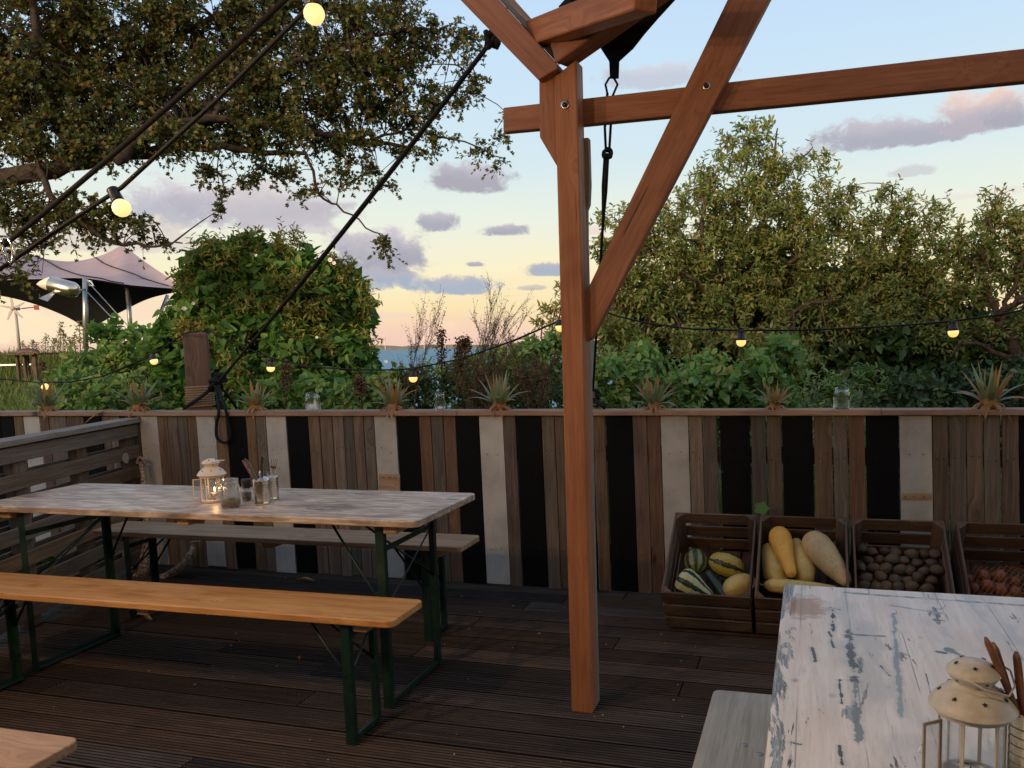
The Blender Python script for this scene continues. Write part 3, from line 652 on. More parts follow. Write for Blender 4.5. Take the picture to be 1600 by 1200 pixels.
    x0_, y0_ = loc(1256, 948); dd_ = t.math('SQRT', t.math('ADD', t.math('POWER', t.math('MULTIPLY', t.math('SUBTRACT', sp.outputs[0], x0_), 1/.10), 2.), t.math('POWER', t.math('MULTIPLY', t.math('SUBTRACT', sp.outputs[1], y0_), 1/.055), 2.)))
    base = t.mix(t.math('MULTIPLY', t.mr(t.math('ADD', dd_, t.math('MULTIPLY', t.math('SUBTRACT', wn, .5), 1.6)), 1.1, .5), .75), base, (.36, .21, .125))
    # knots with mauve halo
    vo = t.node('ShaderNodeTexVoronoi', feature='F1'); t.put(vo.inputs['Vector'], t.mapping(t.vmath('ADD', v, (.31, .12, 0)), (4.2, 6.2, 6.2))); kd = vo.outputs['Distance']; on = t.mr(vo.outputs['Color'], .80, .82)
    kd2 = t.math('ADD', kd, t.math('MULTIPLY', t.math('SUBTRACT', w, .5), .12))
    base = t.mix(t.math('MULTIPLY', t.math('MULTIPLY', t.mr(kd2, .34, .12), on), .55), base, (.36, .31, .36)); base = t.mix(t.math('MULTIPLY', t.mr(kd2, .085, .05), on), base, (.12, .09, .09))
    # seams between the glued staves
    sy = t.math('FRACT', t.math('MULTIPLY', t.math('ADD', sp.outputs[1], 5.), 1/.105)); se = t.math('MULTIPLY', t.mr(t.math('ABSOLUTE', t.math('SUBTRACT', sy, .5)), .485, .495), t.mr(t.noise(t.mapping(v, (2, 9, 9)), 2, 2), .42, .55)); base = t.mix(t.math('MULTIPLY', se, .7), base, (.22, .25, .27))
    t.put(bs.inputs['Base Color'], base); t.put(bs.inputs['Roughness'], t.mr(bl, .4, .7, .42, .6)); bs.inputs['Specular IOR Level'].default_value = .45
    bp = t.node('ShaderNodeBump'); bp.inputs['Strength'].default_value = .5; bp.inputs['Distance'].default_value = .0025
    hh = t.math('SUBTRACT', t.math('ADD', t.math('MULTIPLY', g, .5), t.math('MULTIPLY', fine, .3)), t.math('ADD', t.math('MULTIPLY', blm, .5), t.math('ADD', cm, t.math('MULTIPLY', se, .6)))); t.put(bp.inputs['Height'], hh); t.l.new(bp.outputs[0], bs.inputs['Normal'])
    return m
M['washed'] = wood('greenish whitewashed bench', (.42, .42, .35), (.34, .335, .28), (.20, .18, .155), .9, .5, .8, .03, .25, 0., 0., .4, (.13, .11, .12))
pA = at_z(1225, 912, .77); pB = at_z(1193, 1200, .77)
n2 = (pA-pB).normalized(); n2 = Vector((n2.x, n2.y, 0)).normalized(); u2 = Vector((n2.y, -n2.x, 0))
TA = pA.dot(u2); TBf = pA.dot(n2)
M['chipped'] = chipped()
def near_table():
    Lt, Wt = 1.75, .80
    # the far short side lies along u2, the long side runs towards and past the camera
    rt = empty('painted_table', pA-n2*Lt/2+u2*Wt/2-UZ*.77, 0, 'near table with chipped white and blue-grey paint, bottom right', 'table')
    pts = []; rad = .012; T = .030
    a0, a1, b0, b1 = TA, TA+Wt, TBf-Lt, TBf
    for (ca, cb, s) in ((a1-rad, b1-rad, 0), (a0+rad, b1-rad, 1), (a0+rad, b0+rad, 2), (a1-rad, b0+rad, 3)):
        for k in range(5):
            an = (s+k/4)*math.pi/2; pts.append(u2*(ca+rad*math.cos(an))+n2*(cb+rad*math.sin(an))+UZ*(.77-T))
    mb = MB(); mb.prism(pts, UZ*T); c = u2*((a0+a1)/2)+n2*((b0+b1)/2)+UZ*(.77-T/2)
    mb.build('tabletop', M['chipped'], rt, frame(c, n2, -u2), bev=.006)
    for aa in (a0+.07, a1-.07):
        for bb in (b0+.1, b1-.12):
            box_between('leg', u2*aa+n2*bb+UZ*0, u2*aa+n2*bb+UZ*(.77-T-.001), .06, .06, u2, M['greywood'], rt)
    for aa in (a0+.07, a1-.07): plank('apron', u2*aa+n2*(b0+.14)+UZ*.69, u2*aa+n2*(b1-.16)+UZ*.69, UZ, .08, .022, M['greywood'], rt)
    # bench beside it
    q = at_z(1115, 1076, .48); ba = q.dot(u2); bb = q.dot(n2)
    rb = empty('washed_bench', q-n2*.9-UZ*.48, 0, 'pale green-grey bench tucked against the left side of the painted table', 'bench')
    a0, a1, b0, b1 = ba, ba+.27, bb-1.7, bb; pts = []; rad = .02; T = .028
    for (ca, cb, s) in ((a1-rad, b1-rad, 0), (a0+rad, b1-rad, 1), (a0+rad, b0+rad, 2), (a1-rad, b0+rad, 3)):
        for k in range(5):
            an = (s+k/4)*math.pi/2; pts.append(u2*(ca+rad*math.cos(an))+n2*(cb+rad*math.sin(an))+UZ*(.48-T))
    mb = MB(); mb.prism(pts, UZ*T); c = u2*((a0+a1)/2)+n2*((b0+b1)/2)+UZ*(.48-T/2); mb.build('seat', M['washed'], rb, frame(c, n2, -u2), bev=.005)
    for bb_ in (b0+.2, b1-.25): 
        for aa in (a0+.04, a1-.04): box_between('leg', u2*aa+n2*bb_, u2*aa+n2*bb_+UZ*(.48-T-.001), .05, .05, u2, M['greywood'], rb)
    for (sx, sy) in ((1163, 1164), (1187, 1178)):       # recessed bolts
        s = at_z(sx, sy, .4805); MB().lathe([(0, 0), (.0085, 0), (.0095, -.0015)], s, 14).build('bolt', M['greysteel'], rb)
near_table()

# ------------------------------------------------------------------ orange post with beams and braces
pf = at_z(893, 1112, 0); pf2 = at_z(925, 1116, 0)
pu = FU; pw = (pf2-pf).length
pergola = empty('pergola_frame', (pf+pf2)/2, 0, 'orange timber post frame with cross beam and slanting braces in the middle of the deck', 'post frame')
PF = FN*pf.dot(FN)                        # plane of the post front
def onp(px, py, off=0.): return on_plane(px, py, PF+FN*off, FN)
def solid(name, pxpts, off, depth, mat, bev=.004, axis=None):
    P = [onp(x, y, off) for x, y in pxpts]; ax = axis or (P[1]-P[0]); mb = MB(); mb.prism(P, FN*depth)
    return mb.build(name, mat, pergola, frame(sum(P, Vector())/len(P), ax, FN), bev=bev)
PW = .088
pt_ = onp(872, 120); pa = pf.dot(FU)
ztop = onp(880, 95).z
bf = FW(pa, pf.dot(FN), 0)
mb = MB(); mb.prism([bf, bf+FU*pw, bf+FU*pw+UZ*ztop, bf+UZ*(ztop-.05)], FN*.085); mb.build('post', M['post'], pergola, frame(bf, UZ, FU), bev=.004)
# weathered strip fixed to the right back of the post, splintered at its top
zr = onp(915, 312).z; zs = onp(915, 205).z
b2 = bf+FU*(pw-.036)+FN*.088
mb = MB(); mb.prism([b2, b2+FU*.034, b2+FU*.034+UZ*(zr-.14), b2+FU*.036+UZ*(zr-.02), b2+FU*.045+UZ*zr, b2+FU*.050+UZ*(zr+.07), b2+FU*.049+UZ*zs, b2+UZ*zs], FN*.035); o = mb.build('side_batten', M['greywood'], pergola, frame(b2, UZ, FU), bev=.002); o['label'] = 'grey weathered batten behind the post, splintered near the top'
# cheek block at the left top
solid('cheek_block', [(842, 122), (872, 105), (872, 263), (843, 214)], .012, .07, M['beam'], axis=UZ)
# cross beam behind the post
BO = .092
solid('cross_beam', [(786, 206), (786, 168), (905, 154.5), (2150, 13), (2160, 71), (905, 195)], BO, .045, M['beam'], axis=FU)
# right brace in front of the cross beam
solid('brace', [(910.5, 467), (1233, -200), (1305, -200), (1112, 170), (925, 528), (912, 536)], .046, .045, M['beam'], axis=onp(1165, -60)-onp(910, 467))
# left brace
solid('brace', [(841, 125), (700, -20), (742, -42), (871, 100), (871, 107)], -.03, .075, M['beam'], axis=onp(700, -20)-onp(841, 125))
solid('rafter', [(868, 96), (740, -45), (764, -45), (872, 76)], .03, .05, M['greywood'], axis=onp(700, -20)-onp(841, 125))
# short beam lying on top going right towards the camera and the right hand rafter
def beam3(name, A, B, w, h, mat, side=None):
    M4 = frame((A+B)/2, B-A, side or UZ); b = MB(); b.box((0, 0, 0), ((B-A).length, w, h), ch=.004); return link(name, b.mesh(name), mat, pergola, M4)
A = onp(828, 57, .10); Bq = at(1010, -8, A.y-.75)
beam3('top_beam', A, Bq, .085, .075, M['post'])
A = onp(876, 88, .02); Bq = at(1085, -62, A.y-.35)
beam3('rafter', A, Bq, .075, .09, M['beam'])
# bolts
def bolt(px, py, off, r=.011):
    c = onp(px, py, off); MB().lathe([(r*1.45, 0), (r*1.45, -.0025), (r, -.003)], c, 18, ax=FN).build('washer', M['alu'], pergola); MB().lathe([(0, -.010), (r*.62, -.010), (r*.7, -.004), (r*.7, 0)], c, 6, ax=FN).build('bolt', M['black_plastic'], pergola)
bolt(883, 164, -.001); bolt(1104, 135, .045, .009)

# ------------------------------------------------------------------ black canopy over the camera, its corner and ropes
tip = onp(960, 98, .34); 
def canopy():
    rt = empty('black_canopy', tip, 0, 'corner of a black stretch canopy hanging over the deck at the top of the picture', 'canopy')
    C0 = tip; L1 = at(886, -6, tip.y-.35); R1 = at(1075, -22, tip.y-.35)
    Lp = [at(938, 73, tip.y-.06), L1, Vector((-.9, 1.6, 2.95)), Vector((-3.6, .6, 2.85)), Vector((-4.6, -.4, 2.6))]
    Rp = [at(989, 76, tip.y-.06), R1, Vector((1.15, 1.80, 3.0)), Vector((3.3, 1.35, 3.0)), Vector((4.8, .6, 2.7))]
    rows = []; n = 12
    def cr(P, t):
        t *= len(P)-1; i = min(int(t), len(P)-2); f = t-i; p0 = P[max(i-1, 0)]; p1 = P[i]; p2 = P[i+1]; p3 = P[min(i+2, len(P)-1)]
        return .5*((2*p1)+(p2-p0)*f+(2*p0-5*p1+4*p2-p3)*f*f+(3*p1-p0-3*p2+p3)*f**3)
    for i in range(17):
        tt = i/16; l, r = cr(Lp, tt), cr(Rp, tt); rows.append([l.lerp(r, k/n)+Vector((0, -1.2*tt*math.sin(math.pi*k/n)*.3, .28*math.sin(math.pi*k/n)*min(1, tt*2))) for k in range(n+1)])
    for j in range(1, 4):
        rows.append([p+Vector((0, -.8*j, .12*math.sin(j))) for p in rows[16]])
    vs = [p for r in rows for p in r]; fs = [(i*(n+1)+k, i*(n+1)+k+1, (i+1)*(n+1)+k+1, (i+1)*(n+1)+k) for i in range(len(rows)-1) for k in range(n)]
    mb = MB(); mb.smooth = True; mb.add(vs, fs); o = mb.build('fabric', M['fabric'], rt); sm = o.modifiers.new('thick', 'SOLIDIFY'); sm.thickness = .006
    # reinforced corner with webbing
    mb = MB(); dd = tip.y-.06
    pts = [at(936, 70, dd), at(952, 95, dd), at(953, 122, dd), at(967, 122, dd), at(968, 95, dd), at(991, 74, dd), at(1000, 52, dd), at(925, 55, dd)]
    mb.prism(pts, Vector((0, .012, 0))); mb.build('corner_webbing', M['fabric'], rt, bev=.003)
    # fold and gear by the beam
    mb = MB(); mb.tube([at(876, 18, dd-.1), at(900, 8, dd-.1), at(930, -14, dd-.1)], [.02, .045, .06], 8); mb.build('fabric_fold', M['fabric'], rt)
canopy()
def sag(A, B, s, n=24):
    return [A.lerp(B, i/n)-UZ*(s*4*(i/n)*(1-i/n)) for i in range(n+1)]
def knot(mb, c, r, tr, seed=0, n=60):
    rr_ = random.Random(seed); a, b, d = rr_.uniform(1.8, 3.2), rr_.uniform(2.2, 3.6), rr_.uniform(0, 6)
    mb.tube([c+Vector((math.sin(a*q+d), math.cos(b*q), math.sin(b*q*.7+1)))*r for q in np.linspace(0, 9, n)], tr, 7)
# rope from the canopy corner down to the fence
kd_ = tip.y-.05
rg = empty('corner_rope', on_fence(928, 628, .12), 0, 'thin black rope from the canopy corner behind the post down to the fence rail', 'rope')
ring = [at(949+0, 146, kd_+.06), at(946, 132, kd_+.03), at(952, 121.5, kd_), at(959, 121.5, kd_), at(965, 132, kd_+.03), at(958, 148, kd_+.06)]
kn = at(949, 240, kd_+.25); end = on_fence(926, 618, .16)
mb = MB(); mb.tube([ring[0], ring[1], ring[2], ring[3], ring[4], ring[5]], .0045, 8); mb.build('loop', M['rope'], rg)
mb = MB(); mb.tube([ring[0], at(945, 200, kd_+.18), kn+Vector((-.006, 0, .01))], .0055, 7); mb.tube([ring[5], at(954, 200, kd_+.18), kn+Vector((.008, 0, .01))], .0055, 7); mb.build('strand', M['rope'], rg)
mb = MB(); knot(mb, kn, .016, .008, 3); mb.build('knot', M['rope'], rg)
mb = MB(); mb.tube([kn, at(946, 300, kd_+.33), at(942, 350, kd_+.42), end], [.009, .009, .0065, .0065], 8); mb.tube([kn+Vector((-.01, 0, 0)), at(942, 290, kd_+.33), at(942, 345, kd_+.42)], .006, 7); mb.build('strand', M['rope'], rg)
mb = MB(); knot(mb, end+Vector((0, 0, -.0)), .03, .012, 5, 80); mb.tube([end+Vector((0, -.03, -.02)), on_fence(936, 630, .08), on_fence(945, 636, .05)], .014, 7); mb.build('knot', M['rope'], rg)
# guy rope from the pergola down to the mooring post
top = onp(769, 62, .2); g1 = empty('guy_rope', pc+Vector((0, 0, -.2)), 0, 'black guy rope slanting down from the timber frame to the mooring post', 'rope')
kp = at(337, 602, pc.y-.16)
mb = MB(); mb.tube(sag(top, kp, .02), .0085, 8); mb.tube(sag(top+Vector((.006, 0, 0)), kp+Vector((.02, 0, .03)), .035), .0055, 6); mb.build('strand', M['rope'], g1)
mb = MB(); knot(mb, top, .022, .011, 8); mb.build('knot', M['rope'], g1)
mb = MB(); knot(mb, kp, .034, .012, 9, 90); knot(mb, at(345, 590, pc.y-.16), .024, .011, 4, 60); mb.build('knot', M['rope'], g1)
mb = MB(); mb.tube([top, onp(778, 30, .2), onp(800, 4, .2), onp(812, -12, .2)], .005, 6); mb.build('strand', M['rope'], g1)
mb = MB(); mb.tube([kp, at(312, 622, pc.y-.13), at(290, 636, pc.y-.10)], .011, 7); mb.tube([kp, at(352, 612, pc.y-.1), at(370, 638, pc.y-.05)], .010, 7); mb.build('strand', M['rope'], g1)
lp = on_fence(346, 640, -.03).y
loop = [(341, 612), (342, 640), (338, 665), (339, 683), (347, 691), (356, 690), (360, 678), (357, 660), (351, 635), (345, 610)]
dd0 = on_fence(346, 650, -.035).y
P = [at(x, y, dd0) for x, y in loop]; P[0] = kp; P[-1] = kp+Vector((.01, 0, 0)); PP = []
for i in range(len(P)-1):
    p0, p1, p2, p3 = P[max(i-1, 0)], P[i], P[i+1], P[min(i+2, len(P)-1)]
    for f in np.linspace(0, 1, 6)[:-1]: PP.append(.5*((2*p1)+(p2-p0)*f+(2*p0-5*p1+4*p2-p3)*f*f+(3*p1-p0-3*p2+p3)*f**3))
mb = MB(); mb.tube(PP+[P[-1]], .0095, 8); mb.build('hanging_loop', M['rope'], g1)

# near ropes at top left with shackle
def bulb(cpos, holder_top, dia, label, group, parent=None, near=False):
    """lamp holder from holder_top to the globe centre cpos"""
    r = dia/2; ax = (Vector(holder_top)-Vector(cpos)).normalized()
    rt = empty('festoon_bulb', holder_top, 0, label, 'light bulb', group)
    Ls = (Vector(holder_top)-Vector(cpos)).length
    MB().lathe([(0, -r), (r*.42, -r*.92), (r*.75, -r*.66), (r*.95, -r*.3), (r, 0), (r*.95, r*.32), (r*.78, r*.62), (r*.6, r*.85)], cpos, 20, ax=ax).build('globe', M['bulbn' if near else 'bulb'], rt)
    MB().lathe([(r*.8, r*.22), (r*.98, r*.30), (r*.96, r*.75), (r*.78, r*.95), (r*.72, Ls-.004), (r*.78, Ls), (0, Ls+.003)] if not near else [(r*.62, r*.72), (r*.72, r*.8), (r*.66, r*1.3), (r*.6, Ls-.004), (r*.66, Ls), (0, Ls+.003)], cpos, 18, ax=ax).build('socket', M['black_plastic'], rt)
    return rt
n1 = empty('near_rope', at(10, 400, 1.95), 0, 'thick black rope crossing the top left to a steel snap hook', 'rope')
rA, rB = at(460, -14, 1.8), at(-30, 412, 1.98)
mb = MB(); mb.tube(sag(rA, rB, .012), .0060, 8); mb.build('strand', M['rope'], n1)
n2_ = empty('festoon_cable', at(480, 20, 1.85), 0, 'lower of the two black lines at top left, carrying two lit bulbs', 'cable')
rC, rD = at(500, -8, 1.86), at(-30, 441, 2.0); rCm = at(190, 293, 2.02)
mb = MB(); mb.tube([rC, at(480, 14, 1.87), at(340, 155, 1.95), rCm, at(100, 352, 2.0), rD], .0052, 8); mb.build('cable_run', M['cable'], n2_)
bulb(at(491, 22, 1.86), at(489, -14, 1.86), .045, 'large round lit bulb at the top edge in front of the tree', 'near festoon bulbs', near=True)
bulb(at(190, 325, 2.0), at(176, 297, 2.02), .0425, 'round lit bulb hanging tilted above the mauve tent', 'near festoon bulbs', near=True)
sh = empty('snap_hook', at(12, 395, 1.96), 0, 'steel snap hook joining the two black lines at the left edge', 'snap hook')
q = [(6, 382), (3, 376), (7, 372.5), (13, 374), (19, 382), (21, 395), (21, 408), (17, 412), (12, 408), (8, 398), (3, 386), (2, 378), (5, 373.5)]
mb = MB(); mb.tube([at(x, y, 1.955) for x, y in q], .0042, 10); mb.build('hook_body', M['steel'], sh)

# ------------------------------------------------------------------ festoon along the fence
fest = [(-40, 585, .5), (0, 592, .42), (60, 597.5, .36), (110, 597, .32), (160, 588, .28), (235, 557, .24), (288, 521, .20), (310, 517, .10), (330, 518, .12), (370, 538, .14), (423, 559, .16), (480, 573, .16), (560, 578, .14), (620, 578, .12), (650, 575, .11), (720, 561, .1), (800, 533, .08), (870, 503, .03), (905, 488, .0), (935, 484, .02), (965, 494, .04), (1010, 505, .06), (1080, 514, .08), (1160, 516.5, .1), (1250, 516, .1), (1350, 512, .1), (1430, 507, .1), (1488, 502, .1), (1560, 492, .1), (1640, 476, .1)]
fc = empty('festoon_cable', on_fence(310, 517, .1), 0, 'black cable of small lit bulbs sagging along above the fence rail', 'cable')
FP = [on_fence(x, y, o-.12) for x, y, o in fest]
mb = MB(); mb.tube(FP, .0048, 7); mb.build('cable_run', M['cable'], fc)
mb = MB(); mb.tube([FP[18], FP[17].lerp(FP[18], .5), FP[16]-UZ*.004], .004, 6); mb.build('cable_run', M['cable'], fc)
small = [(70, 604, 64, 597, .36, 'small half hidden bulb behind the leftmost pineapple crown'), (240.5, 564, 237, 552, .22, 'small lit bulb left of the dark mooring post'), (423, 575, 423, 561, .16, 'small lit bulb right of the mooring post over the bindweed bush'),
         (645.5, 591, 645, 576, .11, 'small lit bulb in front of the sea and dry weeds'), (875, 511, 874, 500, .03, 'small lit bulb partly hidden behind the orange post'), (1158, 534, 1158, 517, .1, 'small lit bulb in front of the right hand tree'), (1489.5, 519, 1489, 502, .1, 'small lit bulb above the fence near the right edge')]
for (x, y, x2, y2, o, lb) in small: bulb(on_fence(x, y, o-.12), on_fence(x2, y2, o-.12), .050, lb, 'small festoon bulbs over the fence')

# the bulbs go on under the canopy above the camera
uc = empty('festoon_cable', Vector((-2.4, 1.3, 2.3)), 0, 'black cable of warm bulbs strung under the canopy above the seats', 'cable')
UB = [Vector(p) for p in ((-3.9, 1.9, 2.5), (-2.6, 1.4, 2.30), (-1.7, .9, 2.32), (-.5, .45, 2.36), (.9, .2, 2.42), (2.3, -.3, 2.6))]
mb = MB(); mb.tube(UB, .005, 6); mb.build('cable_run', M['cable'], uc)
for i, p in enumerate(UB[1:5]):
    bulb(p-UZ*.085, p-UZ*.005, .05, 'warm bulb under the canopy overhead, hanging ' + ('beside the far end of the long table', 'above the front bench', 'between front bench and painted table', 'above the painted table')[i], 'bulbs under the canopy')
    l = bpy.data.lights.new('bulb_light', 'POINT'); l.energy = (66, 50, 17, 14)[i]; l.color = (1, .62, .32); l.shadow_soft_size = .03
    lo = bpy.data.objects.new('bulb_light', l); COL.objects.link(lo); lo.location = p-UZ*.15
# added building, unseen behind the seats, blocks low sun from deck and fence
sh_ = empty('sun_blocking_building', Vector((-4.5, -6.2, 0)), 0, 'added brown timber building, unseen behind the deck seats, keeping low sun off them', 'building')
mb = MB(); mb.box((-4.5, -6.4, 2.1), (18., 3.4, 4.6)); mb.build('wall', M['board'], sh_)
mb = MB(); mb.box((-4.5, -6.4, 4.46), (18.4, 3.8, .1)); mb.build('roof', M['darkin'], sh_)
mb = MB(); mb.box((-3.1, -6.4, 5.1), (4.2, 3.2, 1.2)); mb.build('upper_sun_block', M['board_grey'], sh_)  # added upper block that keeps the sun off the cross beam
for k in range(66): plank('board', Vector((-13.35+k*.27, -4.688, -.1)), Vector((-13.35+k*.27, -4.688, 4.36)), Vector((1, 0, 0)), .25, .02, M['board'], sh_, share=True)

# ------------------------------------------------------------------ crates and produce
fb_, fz_ = 3.70, .232; bb_, bz_ = 4.15, .525
Lv = Vector(FN*(bb_-fb_))+UZ*(bz_-fz_); CLn = Lv.length; Lv.normalize(); Dn = (FU.cross(Lv)).normalized(); Dn = Dn if Dn.z < 0 else -Dn
CW, CH = .412, .275
def crate(a0, label):
    O = FU*a0+FN*fb_+UZ*fz_; rt = empty('wooden_crate', O+FU*CW/2+Dn*CH, 0, label, 'crate', 'tilted wooden crates of produce')
    P = lambda u, l, d: O+FU*u+Lv*l+Dn*d
    t = .009; sh = .070; gap = (CH-3*sh)/3
    for i in range(3):
        d = .036+i*(sh+gap)
        plank('slat', P(.0, t/2, d), P(CW, t/2, d), Dn, sh, t, M['crate'], rt, .0012, True)
        plank('slat', P(.0, CLn-t/2, d), P(CW, CLn-t/2, d), Dn, sh, t, M['crate'], rt, .0012, True)
        for u in (t/2, CW-t/2): plank('slat', P(u, t+.001, d+.001), P(u, CLn-t-.001, d+.001), Dn, sh+.006, t, M['crate'], rt, .0012, True)
    for i in range(5):
        u = .045+i*(CW-.09)/4; plank('slat', P(u, .012, CH-.006), P(u, CLn-.012, CH-.006), FU, .072, .008, M['crate'], rt, .0012, True)
    for (u, l, su, sl) in ((t, t, 1, 1), (CW-t, t, -1, 1), (t, CLn-t, 1, -1), (CW-t, CLn-t, -1, -1)):
        mb = MB(); mb.prism([P(u+su*.001, l+sl*.001, .002), P(u+su*.04, l+sl*.001, .002), P(u+su*.001, l+sl*.04, .002)], Dn*(CH-.014)); mb.build('corner_post', M['crate'], rt, frame(P(u, l, .1), Dn, FU))
    return P
KP = [crate(-.683, 'first crate from the left, holding striped squashes'), crate(-.252, 'second crate from the left, holding long yellow squashes'),
      crate(.186, 'third crate from the left, full of brown potatoes'), crate(.650, 'rightmost crate at the picture edge, holding netted onions')]
p0 = FU*-.75+FN*4.19+UZ*.075; p1 = FU*1.15+FN*4.19+UZ*.075
pk_ = plank('prop_beam', p0, p1, UZ, .15, .09, M['oldpost'], None, .004); tag(pk_, 'rough dark beam on the deck behind the crates, propping up their backs', 'beam')
def crate_pt(px, py, depth):
    O = FN*fb_+UZ*fz_+Dn*depth; return on_plane(px, py, O, Dn)
def blend_prof(prof, n=18):
    t = [p[0] for p in prof]; r = [p[1] for p in prof]; out = []
    for i in range(n+1):
        x = i/n; x = .5-.5*math.cos(math.pi*x)      # denser at the ends
        out.append((x, float(np.interp(x, t, r))))
    return out
def gourd(name, A, B, prof, mat, label, cat, group=None, n=32, ribs=0, rib=.0, bend=0., stem=None, knobs=0.):
    A = Vector(A); B = Vector(B); L = (B-A).length; pr = blend_prof(prof, 26); vs = []; m = len(pr); rs = random.Random(len(label))
    for (t_, r) in pr:
        for k in range(n):
            an = 2*math.pi*k/n; rr__ = r*(1+rib*math.cos(an*ribs))*(1+knobs*math.sin(an*2+t_*7)*math.sin(t_*9)); vs.append((t_*L, rr__*math.cos(an)+bend*math.sin(t_*math.pi), rr__*math.sin(an)))
    fs = [(i*n+k, i*n+(k+1) % n, (i+1)*n+(k+1) % n, (i+1)*n+k) for i in range(m-1) for k in range(n)]+[tuple(range(n))[::-1], tuple((m-1)*n+k for k in range(n))]
    mb = MB(); mb.smooth = True; mb.add(vs, fs); me = mb.mesh(name)
    tocam = (EYEV-(A+B)/2).normalized(); o = link(name, me, mat, None, frame(A, B-A, tocam)); tag(o, label, cat, group)
    if stem:
        sm = MB(); d = (A-B).normalized(); sm.tube([A+d*-.003, A+d*.012, A+d*.022+UZ*.004], [stem, stem*.7, stem*.85], 6); sm.build('stem', M['stalk'], o)
    return o
def stripe_mat(name, base, dark, nst, w, base2):
    m, t, bs = new_mat(name); tc = t.node('ShaderNodeTexCoord').outputs['Object']; sp = t.node('ShaderNodeSeparateXYZ'); t.l.new(tc, sp.inputs[0])
    an = t.math('ARCTAN2', sp.outputs[2], sp.outputs[1]); n = t.noise(tc, 38, 4, .65); n2 = t.noise(tc, 110, 3, .6)
    ph = t.math('ADD', t.math('MULTIPLY', an, nst), t.math('MULTIPLY', t.math('SUBTRACT', n, .5), 2.6)); s = t.math('COSINE', ph)
    s2 = t.math('ADD', s, t.math('MULTIPLY', t.math('SUBTRACT', n2, .5), .9))
    c = t.mix(t.mr(n2, .4, .62), base, base2); c = t.mix(t.mr(s2, w, w+.18), c, dark); t.put(bs.inputs['Base Color'], c); bs.inputs['Roughness'].default_value = .38; return m
def skin(name, a, b_, sc=20, rough=.5, speck=None):
    m, t, bs = new_mat(name); tc = t.node('ShaderNodeTexCoord').outputs['Object']; n = t.noise(tc, sc, 5, .6); n2 = t.noise(tc, sc*5, 3, .6)
    c = t.mix(t.mr(n, .35, .65), a, b_); c = t.mix(t.mr(n2, .60, .68, 0, .6), c, speck or tuple(x*.45 for x in b_)); n3 = t.noise(tc, sc*.45, 4, .7, .8); c = t.mix(t.mr(n3, .60, .70, 0, .55), c, tuple(x*.6 for x in b_)); oi = t.node('ShaderNodeObjectInfo').outputs['Random']
    h = t.node('ShaderNodeHueSaturation'); t.put(h.inputs['Color'], c); t.put(h.inputs['Value'], t.mr(oi, 0, 1, .8, 1.15, 'LINEAR')); t.put(bs.inputs['Base Color'], h.outputs[0]); bs.inputs['Roughness'].default_value = rough
    bp = t.node('ShaderNodeBump'); bp.inputs['Strength'].default_value = .2; bp.inputs['Distance'].default_value = .002; t.put(bp.inputs['Height'], n2); t.l.new(bp.outputs[0], bs.inputs['Normal']); return m
M['stalk'] = simple('dry stalk', (.28, .24, .12), .8, 0, .3, (.16, .13, .07), .4, 80)
yst = stripe_mat('yellow squash with dark stripes', (.52, .36, .055), (.022, .03, .014), 5, .55, (.40, .30, .05))
gst = stripe_mat('pale squash with green stripes', (.50, .48, .24), (.016, .032, .018), 7, .1, (.40, .42, .2))
gst2 = stripe_mat('green ribbed squash', (.15, .17, .05), (.03, .045, .018), 8, -.1, (.24, .24, .07))
ysk = skin('deep yellow skin', (.66, .36, .045), (.58, .29, .04), 16); psk = skin('pale cream skin', (.66, .48, .23), (.58, .40, .18), 14); lsk = skin('light yellow skin', (.56, .42, .13), (.49, .36, .11), 14)
zsk = skin('dark green skin', (.018, .028, .02), (.03, .045, .025), 20, .35)
rnd = [(0, .001), (.02, .35), (.08, .62), (.2, .88), (.4, 1), (.6, .99), (.8, .82), (.92, .55), (.98, .3), (1, .001)]
def sc(p, r): return [(a, b*r) for a, b in p]
g_ = gourd
g_('squash', crate_pt(1088, 896, .12), crate_pt(1086, 860, .10), sc(rnd, .058), gst2, 'round dark green ribbed squash at the back left of the first crate', 'squash', ribs=10, rib=.03)
g_('squash', crate_pt(1163, 893, .12), crate_pt(1108, 873, .09), sc(rnd, .064), yst, 'oval yellow squash with black stripes in the first crate', 'squash', ribs=10, rib=.025)
g_('squash', crate_pt(1116, 936, .12), crate_pt(1058, 903, .07), sc([(0, .001), (.1, .35), (.3, .55), (.55, .85), (.8, 1), (.93, .8), (.98, .4), (1, .001)], .072), gst, 'cream squash with dark green stripes at the front left of the first crate', 'squash', ribs=9, rib=.03, stem=.004)
g_('courgette', crate_pt(1136, 936, .14), crate_pt(1104, 892, .12), sc([(0, .001), (.02, .6), (.1, .9), (.5, 1), (.9, .85), (.98, .6), (1, .001)], .025), zsk, 'dark green courgette lying between squashes in the first crate', 'courgette')
g_('squash', crate_pt(1131, 925, .10), crate_pt(1180, 906, .11), sc(rnd, .056), lsk, 'small plain yellow squash at the front right of the first crate', 'squash', ribs=8, rib=.015)
pear = [(0, .001), (.015, .28), (.06, .44), (.2, .55), (.4, .68), (.6, .9), (.78, 1), (.9, .86), (.97, .52), (1, .001)]
g_('squash', crate_pt(1238, 901, .05), crate_pt(1214, 826, .03), sc(pear, .056), ysk, 'deep yellow pear-shaped squash standing in the middle of the second crate', 'squash')
g_('squash', crate_pt(1218, 918, .12), crate_pt(1198, 850, .09), sc([(0, .001), (.05, .6), (.25, 1), (.6, .85), (.85, .6), (.96, .4), (1, .001)], .060), lsk, 'pale yellow squash leaning at the left side of the second crate', 'squash')
